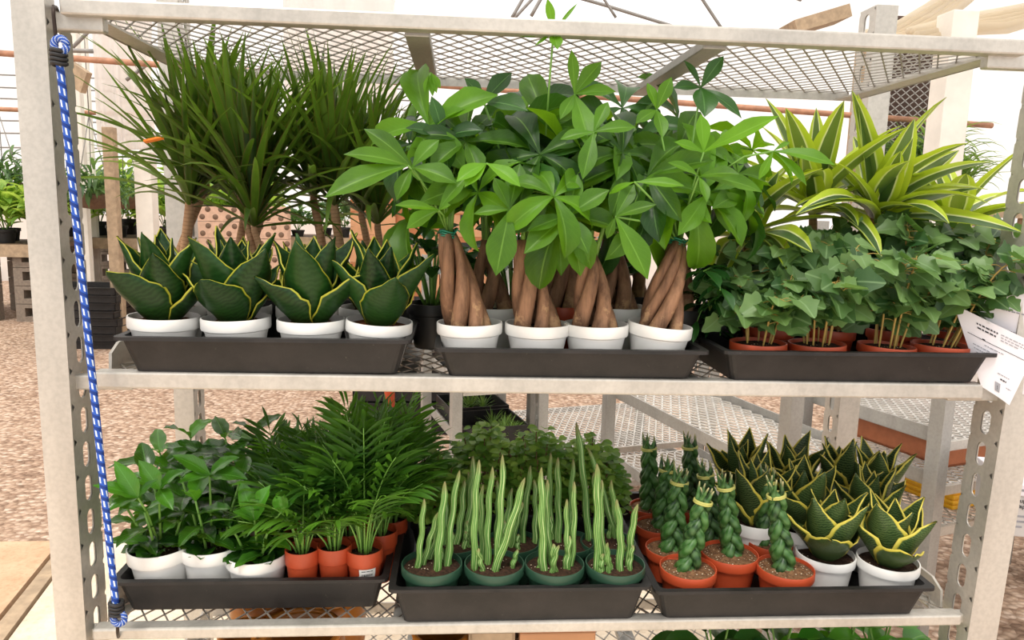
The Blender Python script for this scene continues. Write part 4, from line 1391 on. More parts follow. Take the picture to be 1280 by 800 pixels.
coffee(322, 688, .103, 'coffee plant in white pot beside the small terracotta pots, pale new leaves on top', 703,
       (((318, 650, .04), ((300, 600, .05, .42, .7), (340, 606, .04, .5, .9), (290, 640, .02, .5, .4))), ((352, 640, .03), ((352, 612, .03, .7, .95), (372, 622, .03, .5, .5)))), 5, .09, 3, .062)
for i, (px, py, Y, h) in enumerate(((215, 660, .24, .12), (285, 655, .25, .13), (235, 640, .36, .15), (310, 636, .37, .16))):
    coffee(px, py, Y, ('coffee plant in the second row behind the tray corner one', 'coffee plant in the second row behind the front middle one', 'tall coffee plant in the rear row by the rack post', 'tall coffee plant in the rear row against the palms')[i],
           710 + i, (), 4, h, 5, .10, low=False)

# ------------------------------------------------------------------ parlour palms
grp = 'small palms in terracotta pots'
def palm(px, py, Y, label, seed, hgt=.2, n=12, r=.032, kind='terra_pot', spread=.10, mh=.135, Lf=.075):
    random.seed(seed)
    P = Plant('parlour_palm', label, 'palm', px, py, Y, 'low', kind, r, grp, maxh=mh)
    for k in range(n):
        a = k * 2.4 + rnd(-.3, .3)
        f = (k + .5) / n
        H = hgt * (1.08 - .5 * f) * rnd(.9, 1.08)
        out = spread * (.3 + .9 * f) * rnd(.8, 1.15)
        b = V((math.cos(a) * r * .25, math.sin(a) * r * .25, P.hs - .004))
        c1 = b + V((math.cos(a) * out * .12, math.sin(a) * out * .12, H * .62))
        e = b + V((math.cos(a) * out, math.sin(a) * out, H * (1 - .1 * f)))
        pts = []
        for i in range(11):
            g = i / 10
            pts.append(b * (1 - g) ** 2 + c1 * (2 * g * (1 - g)) + e * g * g)
        m = MB(); m.m = 1
        m.tube(pts, [.0021 - .0014 * i / 10 for i in range(11)], 6)
        m.m = 0
        cv = rnd(0, .8)
        np_ = 8
        for q in range(np_ + 1):
            g = .42 + .58 * q / np_
            x = g * 10; i = min(int(x), 9)
            p = pts[i].lerp(pts[i + 1], x - i)
            t = (pts[i + 1] - pts[i]).normalized()
            S = t.cross(V((0, 0, 1)))
            if S.length < .1: S = V((math.sin(a), -math.cos(a), 0))
            S.normalize()
            LL = Lf * (.62 + .5 * math.sin(2.9 * (q + .6) / (np_ + 1))) * rnd(.85, 1.1)
            for s in ((1, -1) if q < np_ else (0,)):
                m.cv = max(0, min(1, cv + rnd(-.2, .25)))
                d = (t * (.75 if s else 1) + S * (.8 * s) + V((0, 0, rnd(-.05, .15)))).normalized()
                m.blade(p, d, LL, LL * rnd(.10, .145), LANCE, up=t.cross(S) * -1 if t.cross(S).z < 0 else t.cross(S), n=6, m=1, bend=rnd(.3, .9), fold=.22)
        m.build('frond', [M['palm'], M['stem_green']], P.t)
    return P
palm(378, 684, .085, 'small palm in terracotta pot beside the white potted coffee plant', 801, .16, 13, .0315)
palm(418, 680, .09, 'small palm in terracotta pot, second in the front row', 802, .19, 13, .0315)
P = palm(456, 684, .085, 'small palm in terracotta pot with a white barcode label', 803, .255, 14, .0335)
# barcode label on that pot, curved to its wall
m = MB()
def on_pot(az, z, lift): 
    h = P.h; k = P.r * (.7 + .225 * z / (h * .72)) + lift
    return V((math.cos(az) * k, math.sin(az) * k, z))
lab = [[m.P(on_pot(R(258 + 56 * i / 8 - (z0 < .051) * 3), z0, .0012)) for i in range(9)] for z0 in (.050, P.h * .60, P.h * .71)]
for A, B in zip(lab, lab[1:]):
    for i in range(8): m.F((A[i], A[i + 1], B[i + 1], B[i]))
lo = m.build('barcode_label', M['label_white'], P.t, label='white barcode label')
m = MB()
def mark(a0, a1, z0, z1):
    m.F([m.P(on_pot(R(a), z, .0018)) for a, z in ((a0, z0), (a1, z0), (a1, z1), (a0, z1))], smooth=False)
random.seed(9)
a = 267
while a < 302:
    w = rnd(.5, 2.2); mark(a, a + w, .058, P.h * .62); a += w + rnd(.6, 1.8)
for a0, a1 in ((266, 280), (282, 293), (295, 303)): mark(a0, a1, P.h * .665, P.h * .68)
for a0, a1 in ((272, 285), (287, 296)): mark(a0, a1, .052, .0545)
m.build('barcode', M['ink'], lo)
for i, (px, py, Y, h) in enumerate(((400, 664, .155, .15), (436, 662, .16, .17), (476, 662, .155, .20), (355, 652, .23, .15), (405, 648, .235, .17), (450, 646, .24, .23), (490, 646, .23, .20), (350, 632, .37, .17), (400, 630, .38, .19), (450, 628, .38, .22), (492, 630, .37, .23))):
    palm(px, py, Y, 'small palm in terracotta pot, %s' % ('second row, behind the one beside the white pot', 'second row, directly behind the front middle palm', 'second row, at the tray side behind the barcode pot',
         'third row, nearest the coffee plants', 'third row, second from the coffee plants', 'third row, with tall bright fronds', 'third row, at the tray side',
         'rear row, nearest the coffee plants', 'rear row, second from the coffee plants', 'rear row, tallest of the tray', 'rear row, at the tray side corner')[i],
         810 + i, h, 12, .032)
# ------------------------------------------------------------------ paper sheets at the right post
def sheet(name, label, tl, tr, br, bl, Ys, marks):
    t = thing(name, label, 'paper', at(*bl, Ys[3]), 0)
    c = [at(*p, y) for p, y in zip((tl, tr, br, bl), Ys)]
    n = (c[1] - c[0]).cross(c[3] - c[0]).normalized()
    if n.y > 0: n = -n
    def S(u, v, lift=0):
        p = c[0].lerp(c[1], u).lerp(c[3].lerp(c[2], u), v)
        return p + n * (.006 * math.sin(u * 4 + v * 2) + lift) - t.location
    m = MB()
    N = 14
    for lf in (0, -.0006):
        ids = [[m.P(S(i / N, j / N, lf)) for i in range(N + 1)] for j in range(N + 1)]
        for j in range(N):
            for i in range(N):
                q = (ids[j][i], ids[j][i + 1], ids[j + 1][i + 1], ids[j + 1][i])
                m.F(q if lf == 0 else q[::-1])
    m.build('sheet', M['paper'], t)
    for kind in ('ink', 'ink_grey'):
        m = MB()
        for u0, v0, u1, v1, k in marks:
            if k != kind: continue
            steps = max(1, int(abs(u1 - u0) / .06))
            for q in range(steps):
                ua, ub = u0 + (u1 - u0) * q / steps, u0 + (u1 - u0) * (q + 1) / steps
                m.F([m.P(S(u, v, .0009)) for u, v in ((ua, v0), (ub, v0), (ub, v1), (ua, v1))], smooth=False)
        if m.f: m.build('lettering', M[kind], t)
    return t
random.seed(31)
mk = []
def words(u, v, u1, h, kind, gap=.012):
    while u < u1:
        w = min(rnd(.02, .06), u1 - u)
        mk.append((u, v, u + w, v + h, kind)); u += w + gap
for v, a, b, k in ((.10, .25, .52, 'ink'), (.155, .25, .5, 'ink'), (.10, .56, .92, 'ink_grey'), (.14, .56, .88, 'ink_grey'), (.18, .56, .8, 'ink_grey'), (.36, .32, .62, 'ink_grey'), (.42, .12, .4, 'ink_grey'), (.47, .12, .42, 'ink_grey'), (.52, .14, .34, 'ink_grey'),
                   (.66, .55, .8, 'ink_grey'), (.72, .62, .76, 'ink'), (.80, .78, .9, 'ink_grey')):
    words(a, v, b, .022 if k == 'ink' else .012, k)
mk += [(.08, .30, .95, .308, 'ink'), (.30, .285, .34, .30, 'ink')]
# small picture of a plant on the sheet
mk += [(.50, .80, .64, .93, 'ink_grey'), (.555, .83, .60, .915, 'ink'), (.53, .845, .62, .865, 'ink'), (.54, .88, .615, .895, 'ink')]
sheet('paper_sheet', 'crumpled white printed sheet with a small plant picture, between tray end and right post', (1192, 380), (1300, 432), (1262, 507), (1226, 482), (.03, -.035, -.035, .006), mk)
mk = []
for v, a, b, k in ((.2, .3, .9, 'ink_grey'), (.4, .2, .6, 'ink_grey'), (.62, .3, .7, 'ink_grey')):
    words(a, v, b, .014, k)
sheet('paper_sheet', 'plain white sheet hanging behind the printed one, over the right post', (1222, 352), (1318, 376), (1300, 500), (1232, 480), (.03, -.022, -.022, .02), mk)

# ------------------------------------------------------------------ lower shelf, only its tops show
LZ = -.738
def jar(px, py, Y, r, h, label):
    p = at(px, py, Y)
    t = thing('clay_bowl', label, 'bowl', (p.x, Y, LZ), 0, 'amber clay bowls on the lowest shelf')
    m = MB()
    m.lathe([(0, 0), (r * .5, 0), (r * .8, h * .25), (r, h * .62), (r * .96, h * .9), (r * .88, h), (r * .82, h), (r * .86, h * .88), (r * .88, h * .62), (r * .6, h * .2), (0, h * .14)], 40)
    m.build('body', M['clay'], t)
    m = MB()
    m.tube([(r * .86 * math.cos(a), r * .86 * math.sin(a), h) for a in [i * 2 * math.pi / 32 for i in range(33)]], .006, 8, cap=False)
    m.build('rim', M['clay'], t)
for i, (px, py, Y, r) in enumerate(((335, 736, .22, .075), (412, 738, .22, .075), (372, 790, .08, .09), (306, 791, .07, .05), (552, 790, .1, .06))):
    jar(px, 780, Y, r, at(px, py, Y).z - LZ, ('amber clay bowl seen through the mesh under the palm tray, left one of two behind', 'amber clay bowl seen through the mesh under the palm tray, right one of two behind', 'large amber clay bowl below the front rail under the coffee tray',
        'small amber clay bowl beside the large one below the front rail', 'amber clay bowl below the rail under the striped stem tray')[i])
for i, (x0, x1, Y, mat, lab, h) in enumerate(((590, 640, .06, 'wood', 'grey weathered wooden crate below the front rail', .185), (650, 745, .05, 'cardboard', 'tan cardboard box below the front rail', .19))):
    a, b = at(x0, 790, Y), at(x1, 790, Y)
    t = thing(('wooden_crate', 'cardboard_box')[i], lab, ('crate', 'box')[i], ((a.x + b.x) / 2, Y + .08, LZ))
    w = (b.x - a.x) / 2
    h = a.z - LZ
    m = MB()
    if i == 0:
        for z in [q * (h - .05) / 3 for q in range(4)]:
            for y in (-.08, .08): m.box((-w, y - .006, z), (w, y + .006, z + .05))
            for x in (-w, w): m.box((x - .006, -.08, z), (x + .006, .08, z + .05))
        m.build('slats', M[mat], t)
        m = MB(); m.box((-w, -.08, -.0), (w, .08, .008)); m.build('base', M[mat], t)
    else:
        m.box((-w, -.08, 0), (w, .08, h - .003)); m.build('body', M[mat], t, bevel=.003)
        for s in (-1, 1):
            m = MB(); m.box((-w, min(0, s * .08) + .001, h - .003), (w, max(0, s * .08) - .001, h)); m.build('flap', M['cardboard_dark'], t)
for i, (px, mat) in enumerate(((905, 'peperomia'), (985, 'peperomia'), (1065, 'broad_leaf'), (1110, 'broad_leaf'))):
    random.seed(880 + i)
    p = at(px, 800, .1)
    t = thing('leafy_plant', 'leafy green plant showing under the bottom front rail, %s of the four' % ('leftmost', 'second from left', 'third from left', 'rightmost')[i], 'plant', (p.x, .12, LZ), 0, 'leafy plants on the lowest shelf')
    link('pot', pot_mesh('black_pot', .055, .09), t)
    link('soil', soil_mesh('soil', .05), t, (0, 0, .077))
    lf, st = MB(), MB()
    hh = at(px, 786, .1).z - LZ
    for k in range(16):
        a = k * 2.4; f = (k + .5) / 16
        e = V((math.cos(a) * .09 * f ** .5, math.sin(a) * .07 * f ** .5, hh - .11 * f))
        st.tube([(0, 0, .075), e * .5 + V((0, 0, .05)), e], .002, 6)
        lf.cv = rnd(0, 1)
        lf.blade(e, (math.cos(a), math.sin(a), .3), rnd(.06, .085), rnd(.04, .055), OVATE, up=(0, -.3, 1), n=7, m=2, bend=.8, fold=.15, cup=True)
    st.build('stem', M['stem_green'], t); lf.build('foliage', M[mat], t)

# ------------------------------------------------------------------ racks standing behind
def back_rack(label, RL, FL, zs, width, ztop, coarse=.05, posts=(1, 1, 1, 1), cat='rack'):
    RL, FL = V((RL.x, RL.y, 0)), V((FL.x, FL.y, 0))
    d = (RL - FL); Ln = d.length; d.normalize()
    rt = V((d.y, -d.x, 0))
    ang = math.atan2(rt.y, rt.x)
    t = thing('mesh_bench_rack', label, cat, (FL.x, FL.y, G), ang, 'empty mesh racks standing behind')
    for k, (x0, x1, y, sd) in enumerate(((-.045, 0, -.01, 1), (-.045, 0, Ln - .04, 1), (width, width + .045, -.01, -1), (width, width + .045, Ln - .04, -1))):
        if not posts[k]: continue
        m = MB(); rack_post(m, x0, x1, y, .01, ztop - G, sd, .05, .062); m.build('post', M['galv_dark'], t)
    for z in zs:
        z = z - G
        m = MB(); mesh_panel(m, .004, width - .004, .004, Ln - .004, z, .042, coarse, .0075)
        sh = m.build('mesh_shelf', M['galv_light'], t)
        for x in (.0, width):
            m = MB(); m.box((x - .003, 0, z - .012), (x + .003, Ln, z + .034)); m.box((min(x, x + (.025 if x == 0 else -.025)), 0, z - .016), (max(x, x + (.025 if x == 0 else -.025)), Ln, z - .010))
            m.build('side_lip', M['galv_dark'], sh)
        for y in (0, Ln):
            m = MB(); m.bar((.003, y, z - .012), (width - .003, y, z - .012), .012, .03)
            m.build('rail', M['galv'], sh)
    return t, ang
Drl, Dfl = pz(765, 500, 2.75 * 1.25), pz(992, 622, 1.83 * 1.25)
Crl = pz(612, 495, 3.4 * 1.25)
dirv = (Dfl - Drl); dirv.z = 0; dirv.normalize()
Cfl = Crl + dirv * .76
Brl = pz(537, 515, 3.85); Bfl = Brl + dirv * .62
Erl, Efl = pz(1004, 540, 2.95), pz(1184, 560, 2.38)
back_rack('empty mesh rack behind the striped stem plants, its side rail slanting down towards them', Crl, Cfl, (-.88, -1.06), .95, -.4, .07)
back_rack('long empty mesh rack behind the braided snake plants, its side rail slanting down past them', Drl, Dfl, (-.545, -.86), .44, .02, .07, posts=(1, 1, 0, 1))
tB, aB = back_rack('mesh rack with trays of grassy air plants behind the bushy small leaved plants', Brl, Bfl, (-.76, -.50), .36, .05)
back_rack('mesh rack whose slotted front post stands beside the right hand post of the nursery rack', Efl + (Erl - Efl), Efl, (-.42, -.57, -.71), .72, .27)
Frl = Erl + V((.95, .05, 0)); Ffl = Efl + V((.86, .02, 0))
back_rack('mesh rack at the far right with a grey printed box on its shelf', Frl, Ffl, (-.44, -.72, -.98), .6, .27)

# trays with tufts on the rack behind
random.seed(77)
def tufts(cx, cy, z, w, d, label, n, mat='grassy'):
    t = thing('air_plant_tray', label, 'tray', (cx, cy, z), aB, 'dark trays of grassy plants on the rack behind')
    m = MB()
    h = .075
    m.box((-w / 2, -d / 2, 0), (w / 2, d / 2, .006))
    for a, b in (((-w / 2, -d / 2, 0), (w / 2, -d / 2 + .006, h)), ((-w / 2, d / 2 - .006, 0), (w / 2, d / 2, h)), ((-w / 2, -d / 2, 0), (-w / 2 + .006, d / 2, h)), ((w / 2 - .006, -d / 2, 0), (w / 2, d / 2, h))):
        m.box(a, b)
    m.build('tray_body', M['tray'], t)
    for k in range(n):
        c = V((rnd(-.38, .38) * w, rnd(-.38, .38) * d, .012))
        f = MB()
        for q in range(34):
            f.cv = rnd(0, 1)
            f.blade(c, pol(rnd(0, 6.28), R(rnd(20, 85))), rnd(.07, .13), .006, STRAP, n=4, m=1, bend=rnd(.3, 1.2), fold=.2)
        f.build('grass_tuft', M['grassy'], t)
bd = (Brl - Bfl).normalized(); br = V((bd.y, -bd.x, 0))
for i, (u, v, z) in enumerate(((.16, .12, -.748), (.18, .46, -.748), (.17, .14, -.488), (.17, .47, -.488))):
    c = Bfl + br * u + bd * v
    tufts(c.x, c.y, z, .30, .29, ('dark tray of grassy plants on the lower shelf of the rack behind, nearer one', 'dark tray of grassy plants on the lower shelf of the rack behind, farther one',
          'dark tray of grassy plants on the upper shelf of the rack behind, nearer one', 'dark tray of grassy plants on the upper shelf of the rack behind, farther one')[i], 5)
# stacked black trays and an orange pole behind the palms
def stack(px, py, Y, w, n, label, ground=G, dz=.055):
    p = at(px, py, Y)
    for k in range(n):
        t = thing('black_crate', label % ('bottom one' if k == 0 else 'topmost one' if k == n - 1 else ('second', 'third', 'fourth', 'fifth', 'sixth', 'seventh')[k - 1] + ' from the bottom'), 'crate',
                  (p.x + rnd(-.015, .015), Y + rnd(-.01, .01), ground + k * dz), rnd(-.04, .04), 'stacked black crates')
        m = MB(); W_ = w / 2; D_ = .26; H = dz * .93
        m.box((-W_ * .94, -D_ * .94, 0), (W_ * .94, D_ * .94, .006))
        for a, b in (((-W_, -D_, 0), (W_, -D_ + .01, H)), ((-W_, D_ - .01, 0), (W_, D_, H)), ((-W_, -D_, 0), (-W_ + .01, D_, H)), ((W_ - .01, -D_, 0), (W_, D_, H))): m.box(a, b)
        m.build('crate_body', M['tray'], t)
        m = MB()
        for a, b in (((-W_ - .012, -D_ - .012, H - .01), (W_ + .012, -D_, H)), ((-W_ - .012, D_, H - .01), (W_ + .012, D_ + .012, H)), ((-W_ - .012, -D_, H - .01), (-W_, D_, H)), ((W_, -D_, H - .01), (W_ + .012, D_, H))): m.box(a, b)
        m.build('rim', M['tray'], t)
stack(112, 372, 6.3, .72, 8, 'black crate in the stack by the timber posts, %s', dz=.075)
stack(505, 560, 3.6, .62, 7, 'black crate in the stack behind the palms, %s', dz=.11)
t = thing('orange_pole', 'orange plastic pole standing behind the palm tray', 'pole', (at(487, 510, 3.0).x, 3.0, G))
m = MB(); m.tube([(0, 0, 0), (0, 0, .6), (0, 0, 1.0)], .03, 12); m.build('pole', M['terra_pot'], t)
m = MB(); m.lathe([(0, 1.0), (.034, 1.0), (.034, 1.03), (0, 1.04)], 16); m.build('cap', M['terra_pot'], t)
m = MB(); m.lathe([(0, 0), (.12, 0), (.11, .03), (.035, .05), (.03, .05)], 20); m.build('base', M['terra_pot'], t)

# boxes and a yellow crate on the racks to the right
def carton(px, py, Y, z, w, d, h, rz, mat, label, name='cardboard_box', cat='box', group=None):
    p = at(px, py, Y)
    t = thing(name, label, cat, (p.x, Y, z), rz, group)
    m = MB(); m.box((-w / 2, -d / 2, 0), (w / 2, d / 2, h)); m.build('body', M[mat], t, bevel=.003)
    m = MB(); m.box((-w / 2 - .001, -.025, h), (w / 2 + .001, .025, h + .001)); m.box((-w / 2 - .0015, -.025, h * .75), (-w / 2, .025, h)); m.box((w / 2, -.025, h * .75), (w / 2 + .0015, .025, h)); m.build('tape', M['cardboard_dark' if mat == 'cardboard' else 'label_white'], t)
    return t
eang = math.atan2(-(Erl - Efl).x, (Erl - Efl).y)
bx_ = Efl + V((.30, .42, 0))
for i, (dx, dy, w, mat, lab) in enumerate(((.24, .40, .30, 'trough', 'orange plastic trough on a mesh rack behind the yellow edged snake plants'), )):
    c = Efl + V((dx - .06, dy, 0))
    t = thing('plant_trough', lab, 'trough', (c.x, c.y, -.566), eang)
    m = MB()
    m.box((-.13, -.2, 0), (.13, .2, .008))
    for a, b in (((-.13, -.2, 0), (.13, -.192, .07)), ((-.13, .192, 0), (.13, .2, .09)), ((-.13, -.2, 0), (-.122, .2, .09)), ((.122, -.2, 0), (.13, .2, .09))): m.box(a, b)
    m.build('body', M[mat], t)
    m = MB()
    for a, b in (((-.14, -.21, .082), (.14, -.2, .09)), ((-.14, .2, .082), (.14, .21, .09)), ((-.14, -.2, .082), (-.13, .2, .09)), ((.13, -.2, .082), (.14, .2, .09))): m.box(a, b)
    m.build('rim', M[mat], t)
yb = at(1196, 605, 1.22)
t = thing('yellow_crate', 'yellow ribbed plastic crate on the rack shelf seen between the two slotted posts', 'crate', (yb.x, 1.25, -.706), eang)
m = MB()
for k in range(4): m.box((-.15, -.12, k * .019), (.15, .12, k * .019 + .014))
m.box((-.145, -.115, 0), (.145, .115, .072)); m.build('body', M['yellow_plastic'], t, bevel=.004)
m = MB(); m.box((-.155, -.125, .072), (.155, .125, .08)); m.build('lid', M['yellow_plastic'], t, bevel=.004)
p = at(1290, 662, .75)
t = thing('printed_box', 'grey white box with black printed text standing on the rack beyond the right post', 'box', (p.x + .02, .80, p.z), R(-14))
m = MB(); m.box((-.10, -.12, 0), (.26, .12, .125)); m.build('body', M['grey_box'], t, bevel=.003)
m = MB(); m.box((-.105, -.125, .125), (.265, .125, .16)); m.build('lid', M['paper'], t, bevel=.003)
def text(s, size, parent, loc, rot, mat, name='printed_text'):
    c = bpy.data.curves.new(name, 'FONT'); c.body = s; c.size = size; c.extrude = .0004
    c.materials.append(mat)
    tmp = bpy.data.objects.new(name, c)
    me = bpy.data.meshes.new_from_object(tmp)
    bpy.data.objects.remove(tmp); bpy.data.curves.remove(c)
    o = link(name, me, parent, loc); o.rotation_euler = rot
    return o
for k, s in enumerate(('Super Hold', 'Paper Hold')): text(s, .018, t, (-.092, -.1212, (.105, .088)[k]), (R(90), 0, 0), M['ink'])
m = MB()
m.box((-.092, -.1258, .140), (-.04, -.125, .147))
for k, w in enumerate((.03, .034, .026)): m.box((-.095, -.1208, .06 - k * .016), (-.095 + w, -.12, .066 - k * .016))
m.build('lettering', M['ink_grey'], t)

# ------------------------------------------------------------------ behind the middle shelf: stacked brown boxes
random.seed(55)
n = 0
BY = 5.4
rows = ((262, 3), (284, 4), (306, 5), (330, 5))
zz = G
H = .235
base = at(468, 330, BY).x
for r_ in range(7):
    for c_ in range(6):
        x = base + c_ * .40 + rnd(-.015, .015)
        top = (7, 7, 6, 6, 5, 6)[c_]
        if r_ >= top: continue
        rw = ('bottom', 'second', 'third', 'fourth', 'fifth', 'sixth', 'seventh')[r_]; cw = ('first', 'second', 'third', 'fourth', 'fifth', 'sixth')[c_]
        t = thing('cardboard_box', 'brown cardboard box in the far pile, %s layer up, %s column past the dragon trees' % (rw, cw), 'box', (x, BY + rnd(-.03, .03), G + r_ * (H + .002)), rnd(-.05, .05), 'brown boxes piled behind the money trees')
        m = MB(); m.box((-.19, -.17, 0), (.19, .17, H)); m.build('body', M['cardboard' if (r_ + c_) % 3 else 'cardboard_dark'], t)
        m = MB(); m.box((-.05, -.173, H * .55), (.05, -.17, H * .8)); m.build('hand_hole', M['black_rubber'], t)
        m = MB(); m.box((-.19, -.1715, H - .05), (.19, -.170, H - .035)); m.build('tape', M['cardboard_dark'], t)
# pale sack beside them
p = at(652, 305, 4.9)
t = thing('white_sack', 'white sack slumped on the boxes behind the second money tree', 'sack', (p.x, 4.9, G))
m = MB(); m.lathe([(0, 0), (.2, 0), (.23, .2), (.21, .7), (.17, 1.05), (.07, 1.2), (.05, 1.24), (.09, 1.3), (0, 1.29)], 24); m.build('body', M['sack'], t)
m = MB(); m.tube([(.055 * math.cos(a), .055 * math.sin(a), 1.235) for a in [i * 6.2832 / 16 for i in range(17)]], .012, 6, cap=False); m.build('tie', M['terra_pot'], t)
# perforated brick wall and blue bin behind the dragon trees
bp = at(288, 300, 7.0)
t = thing('brick_stack', 'pale perforated bricks stacked behind the dragon tree canes', 'bricks', (bp.x, 7.0, G), 0)
for r_ in range(8):
    m = MB()
    z0 = r_ * .175
    w = .62
    m.box((-w, -.05, z0), (w, .1, z0 + .17))
    m2 = MB()
    for q in range(9):
        for e in (0, 1):
            x = -w + .075 + q * .137 + e * .06
            m2.T = Matrix.Translation((x, -.05, z0 + .045 + e * .08)) @ Matrix.Rotation(R(90), 4, 'X')
            m2.lathe([(0, .004), (.026, .004), (.030, 0)], 12)
    br_ = m.build('brick_course', M['brick'], t)
    m2.build('brick_holes', M['wood_dark'], br_)
bp = at(266, 315, 5.0)
t = thing('blue_bin', 'pale blue plastic bin behind the forked dragon tree cane', 'bin', (bp.x, 5.0, G))
m = MB(); m.lathe([(0, 0), (.13, 0), (.17, .92), (.18, .95), (.165, .95), (.125, .02), (0, .02)], 28); m.build('body', M['blue_plastic'], t)
m = MB(); m.lathe([(0, .985), (.1, .98), (.185, .965), (.185, .945), (.17, .945)], 28); m.build('lid', M['blue_plastic'], t)

# ------------------------------------------------------------------ benches with plants, far left
def bench(px0, px1, py, Y, depth, label, legs):
    a, b = at(px0, py, Y), at(px1, py, Y)
    t = thing('plant_bench', label, 'bench', ((a.x + b.x) / 2, Y, G), 0, 'timber benches of the far plants')
    w = (b.x - a.x) / 2; h = a.z - G
    m = MB()
    for k in range(4): m.box((-w, k * depth / 4 + .005, h - .05), (w, (k + 1) * depth / 4 - .005, h))
    m.build('bench_top', M['wood_dark'], t)
    m = MB(); m.box((-w, -.03, h - .14), (w, .0, h - .0)); m.build('apron', M['wood'], t)
    for k in range(legs):
        x = -w + .12 + (2 * w - .24) * k / (legs - 1)
        for y in (.12, depth - .15):
            m = MB()
            for q in range(int((h - .05) / .2)):
                z = q * (h - .05) / int((h - .05) / .2)
                hh = (h - .05) / int((h - .05) / .2)
                m.box((x - .18, y - .09, z), (x - .08, y + .09, z + hh - .006)); m.box((x + .08, y - .09, z), (x + .18, y + .09, z + hh - .006)); m.box((x - .08, y - .09, z), (x + .08, y + .09, z + .06)); m.box((x - .08, y - .09, z + hh - .05), (x + .08, y + .09, z + hh - .006))
            m.build('block_leg', M['block'], t)
    return t, a.z, a.x, b.x
b1 = bench(-120, 46, 303, 7.6, 1.2, 'timber bench on concrete blocks beyond the gravel, nearest the left steel post', 3)
b2 = bench(60, 330, 296, 9.0, 1.6, 'long timber bench of bright green plants against the far film wall', 4)
b3 = bench(352, 700, 296, 9.6, 1.2, 'long timber bench behind the dragon trees', 4)
def bush(cx, cy, z, r, h, mat, label, n, seed, group, L=.14, cat='plant', name='bench_plant', W=.45, pot=True, prof=OVATE, el=(-10, 75), bend=(.3, 1.2)):
    key = (mat, n, round(L, 3), seed)
    t = thing(name, label, cat, (cx, cy, z), 0, group)
    random.seed(seed)
    ph = 0
    if pot:
        link('pot', pot_mesh('black_pot', r * .35, h * .22), t); ph = h * .2
    lf = MB()
    for k in range(n):
        f = ((k + .5) / n)
        a = k * 2.4
        rr = r * f ** .5 * rnd(.6, 1)
        c = V((math.cos(a) * rr * .75, math.sin(a) * rr * .75, ph + (h - ph) * (1 - .65 * f) * rnd(.5, 1)))
        lf.cv = rnd(0, 1)
        lf.blade(c, pol(a + rnd(-.5, .5), R(rnd(*el))), L * rnd(.7, 1.15), L * W, prof, up=(0, 0, 1), n=5, m=1, bend=rnd(*bend), fold=.2)
    lf.build('foliage', M[mat], t)
    st = MB()
    for k in range(5):
        a = k * 1.25
        st.tube([(0, 0, ph * .8), (math.cos(a) * r * .3, math.sin(a) * r * .3, h * .5), (math.cos(a) * r * .5, math.sin(a) * r * .5, h * .75)], .006, 5)
    st.build('stem', M['stem_green'], t)
    return t
pn = ('first', 'second', 'third', 'fourth', 'fifth', 'sixth', 'seventh', 'eighth', 'ninth', 'tenth', 'eleventh', 'twelfth', 'thirteenth', 'fourteenth', 'fifteenth')
for i in range(7):
    x = b1[2] + (b1[3] - b1[2]) * (i + .5) / 7
    bush(x, 7.9 + (i % 2) * .45, b1[1], .34, .72, 'far_leaf', 'bright yellow green plant on the bench by the left steel post, %s along' % pn[i], 150, 900 + i % 3, 'bright plants on the far benches', .2)
for i in range(13):
    x = b2[2] + (b2[3] - b2[2]) * (i + .5) / 13
    bush(x, 9.3 + (i % 3) * .45, b2[1], .40, .72 + .16 * (i % 3), 'far_leaf', 'bright green plant on the long bench by the film wall, %s along it' % pn[i], 150, 903 + i % 3, 'bright plants on the far benches', .22)
for i in range(12):
    x = b3[2] + (b3[3] - b3[2]) * (i + .5) / 12
    bush(x, 9.9 + (i % 2) * .4, b3[1], .28, .42 + .12 * (i % 3), 'far_dark', 'leafy plant on the bench behind the dragon trees, %s along' % pn[i], 90, 906 + i % 3, 'plants on the bench behind the dragon trees', .16)
# plants that hang from the pipes, and ferns
for i, (px, py, Y, r, h, mt) in enumerate(((6, 245, 8.5, .45, .6, 'far_dark'), (118, 262, 7.2, .42, .5, 'far_dark'), (158, 262, 8.2, .45, .5, 'far_dark'), (95, 268, 8.6, .4, .5, 'far_dark'))):
    p = at(px, py, Y)
    t = bush(p.x, Y, p.z, r, h, mt, 'hanging basket of feathery leaves, %s' % ('beside the left steel post', 'between the timber posts', 'beside the third timber post', 'behind the blue cord')[i], 150, 920 + i, 'hanging baskets', .26, 'hanging basket', 'hanging_basket', .16, False, STRAP, (-30, 70), (.6, 1.8))
    m = MB(); m.lathe([(0, .0), (r * .3, .02), (r * .45, .14), (r * .45, .17), (r * .4, .16), (0, .15)], 20); m.build('basket', M['wood_dark'], t)
    m = MB()
    for a in (0, 2.1, 4.2): m.tube([(r * .45 * math.cos(a), r * .45 * math.sin(a), .17), (0, 0, 1.0)], .006, 5)
    m.tube([(0, 0, 1.0), (0, 0, 2.9 - p.z if False else 2.2)], .006, 5)
    m.build('hanger', M['wire'], t)
